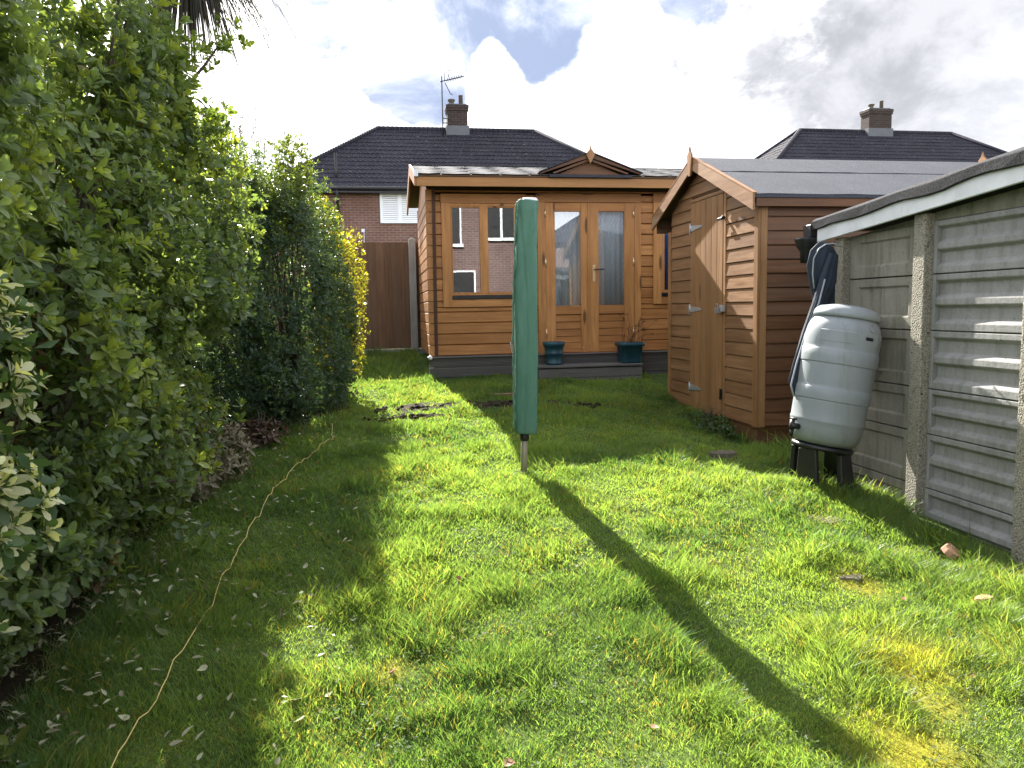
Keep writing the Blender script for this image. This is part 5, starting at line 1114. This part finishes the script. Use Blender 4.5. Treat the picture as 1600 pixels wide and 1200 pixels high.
chunk('terracotta_shard', 2.86, 3.44, .065, .045, .012, M['terracotta'], 'broken terracotta piece propped at the foot of the garage wall', 'shard', .7, .65, .055)
chunk('wood_offcut', 2.56, 2.88, .055, .022, .03, M['terracotta'], 'small brown wood offcut lying in long grass by the garage', 'offcut', .1, .1, .03)
chunk('paving_stone', 2.50, 3.97, .10, .07, .004, M['slab'], 'worn paving stone showing through grass by the water butt stand', 'paving stone', .3)
chunk('paving_stone', 2.13, 3.22, .07, .05, .002, M['slab'], 'half buried paving stone in the open sunny grass', 'paving stone', -.4)
chunk('timber_offcut', 1.22, 7.68, .20, .04, .03, M['fence'], 'dark timber offcut in the summerhouse shade behind the green cover', 'timber', .05)
# soil clods along the dug line
cl = MB()
for i in range(150):
    if i < 95: x = random.uniform(-.1, 2.0); y = 7.16+.10*math.sin(x*2.2)+random.gauss(0, .05)
    else: x = random.gauss(.30, .2); y = random.gauss(6.82, .07)
    r = random.uniform(.012, .035); T_ = Matrix.Translation((x, y, float(G(x, y))+r*.3)) @ Matrix.Rotation(random.random()*6, 4, 'Z')
    cl.lathe([(.001, -r*.7), (r*.8, -r*.4), (r*random.uniform(.8, 1.2), r*.1), (r*.6, r*.55), (.001, r*.75)], T_, 7)
tag(cl.build('dirt', M['soil']), 'dark turned soil along the line dug across the lawn', None, None, 'stuff')
# broad leaved weeds in the turf
n = 15000; x = RNG.uniform(-1.2, 3.05, n); y = 1.5+RNG.random(n)**1.6*7.0
k = (vnoise(x, y, .22, 21) > .48) & footprint_ok(x, y) & (bare(x, y) < .3); x, y = x[k], y[k]; n = len(x)
p = np.stack([x, y, G(x, y)+.014+.02*RNG.random(n)], -1)
v, f, l, c = rosettes(p, RNG.normal(0, .3, (n, 3))+np.array([0, 0, 1]), 3, .012*(.7+.7*RNG.random(n)), .8, lerpc((.06, .11, .03), (.12, .165, .05), RNG.random(n)), LEAF_LO, (1.0, 1.45), .1)
tag(np_mesh('weeds', v, f, l, M['leaf_gloss'], None, c), 'small clover and weed leaves among the grass', None, None, 'stuff')
# leaf litter under the hedge
n = 4200; x = RNG.uniform(-1.75, -.2, n); y = 1.6+RNG.random(n)*5.4; k = RNG.random(n) < np.where(x < -1.05, .9, (.30*np.exp(-(x+1.0)*1.9))*(.3+1.4*vnoise(x, y, .4, 30))); x, y = x[k], y[k]; n = len(x)
v, f, l, c = leaf_mesh(np.stack([x, y, G(x, y)+np.where(x < -1.1, .012, .035)+.015*RNG.random(n)], -1), RNG.normal(0, .35, (n, 3))+np.array([0, 0, 1]), RNG.uniform(0, 6.28, n), RNG.uniform(1.2, 1.8, n), RNG.uniform(.022, .048, n), RNG.uniform(.010, .020, n), lerpc((.12, .10, .055), (.36, .37, .24), RNG.random(n)), LEAF_HI)
tag(np_mesh('leaf_litter', v, f, l, M['leaf_dry'], None, c), 'pale and brown fallen leaves strewn under the shrubs', None, None, 'stuff')
# single fallen leaves out on the lawn
def leaf_proto(name, col, L, wd, curl):
    V, Fs = LEAF_HI; v = V*np.array([wd, L, L]); v[:, 2] += curl*(v[:, 1]/L-.5)**2*L
    fl = np.concatenate([np.array(f_) for f_ in Fs]); return np_mesh(name, v, fl, np.array([len(f_) for f_ in Fs]), M['leaf_dry'], None, np.tile(col, (len(V), 1)))
def scatter(proto, spots, label, group):
    for i, (x, y) in enumerate(spots):
        o = proto if i == 0 else proto.copy()
        if i: COL.objects.link(o)
        s = random.uniform(.75, 1.25); o.location = (x, y, float(G(x, y))+random.uniform(.012, .035)); o.rotation_euler = (random.uniform(-.5, .5), random.uniform(-.5, .5), random.uniform(0, 6.28)); o.scale = (s, s, s); tag(o, label, 'leaf', group)
sp1 = [(random.uniform(-1.05, -.1), random.uniform(2.2, 4.9)) for i in range(34)]
scatter(leaf_proto('fallen_leaf', (.36, .36, .22), .034, .024, .6), sp1, 'pale dried leaf lying on the shaded lawn near the cable', 'pale leaves fallen on the shaded lawn')
sp2 = [(.854, 2.294), (.36, 2.2), (.19, 5.03), (1.25, 5.0), (-.1, 4.9), (1.9, 3.9), (1.15, 3.2), (2.2, 2.9), (.3, 3.4), (.62, 2.9), (1.75, 4.4), (.5, 4.5), (.0, 2.75), (2.1, 2.4)]
scatter(leaf_proto('fallen_leaf', (.22, .11, .06), .038, .03, .7), sp2, 'brown curled leaf lying on the sunny part of the lawn', 'brown leaves on the sunny lawn')
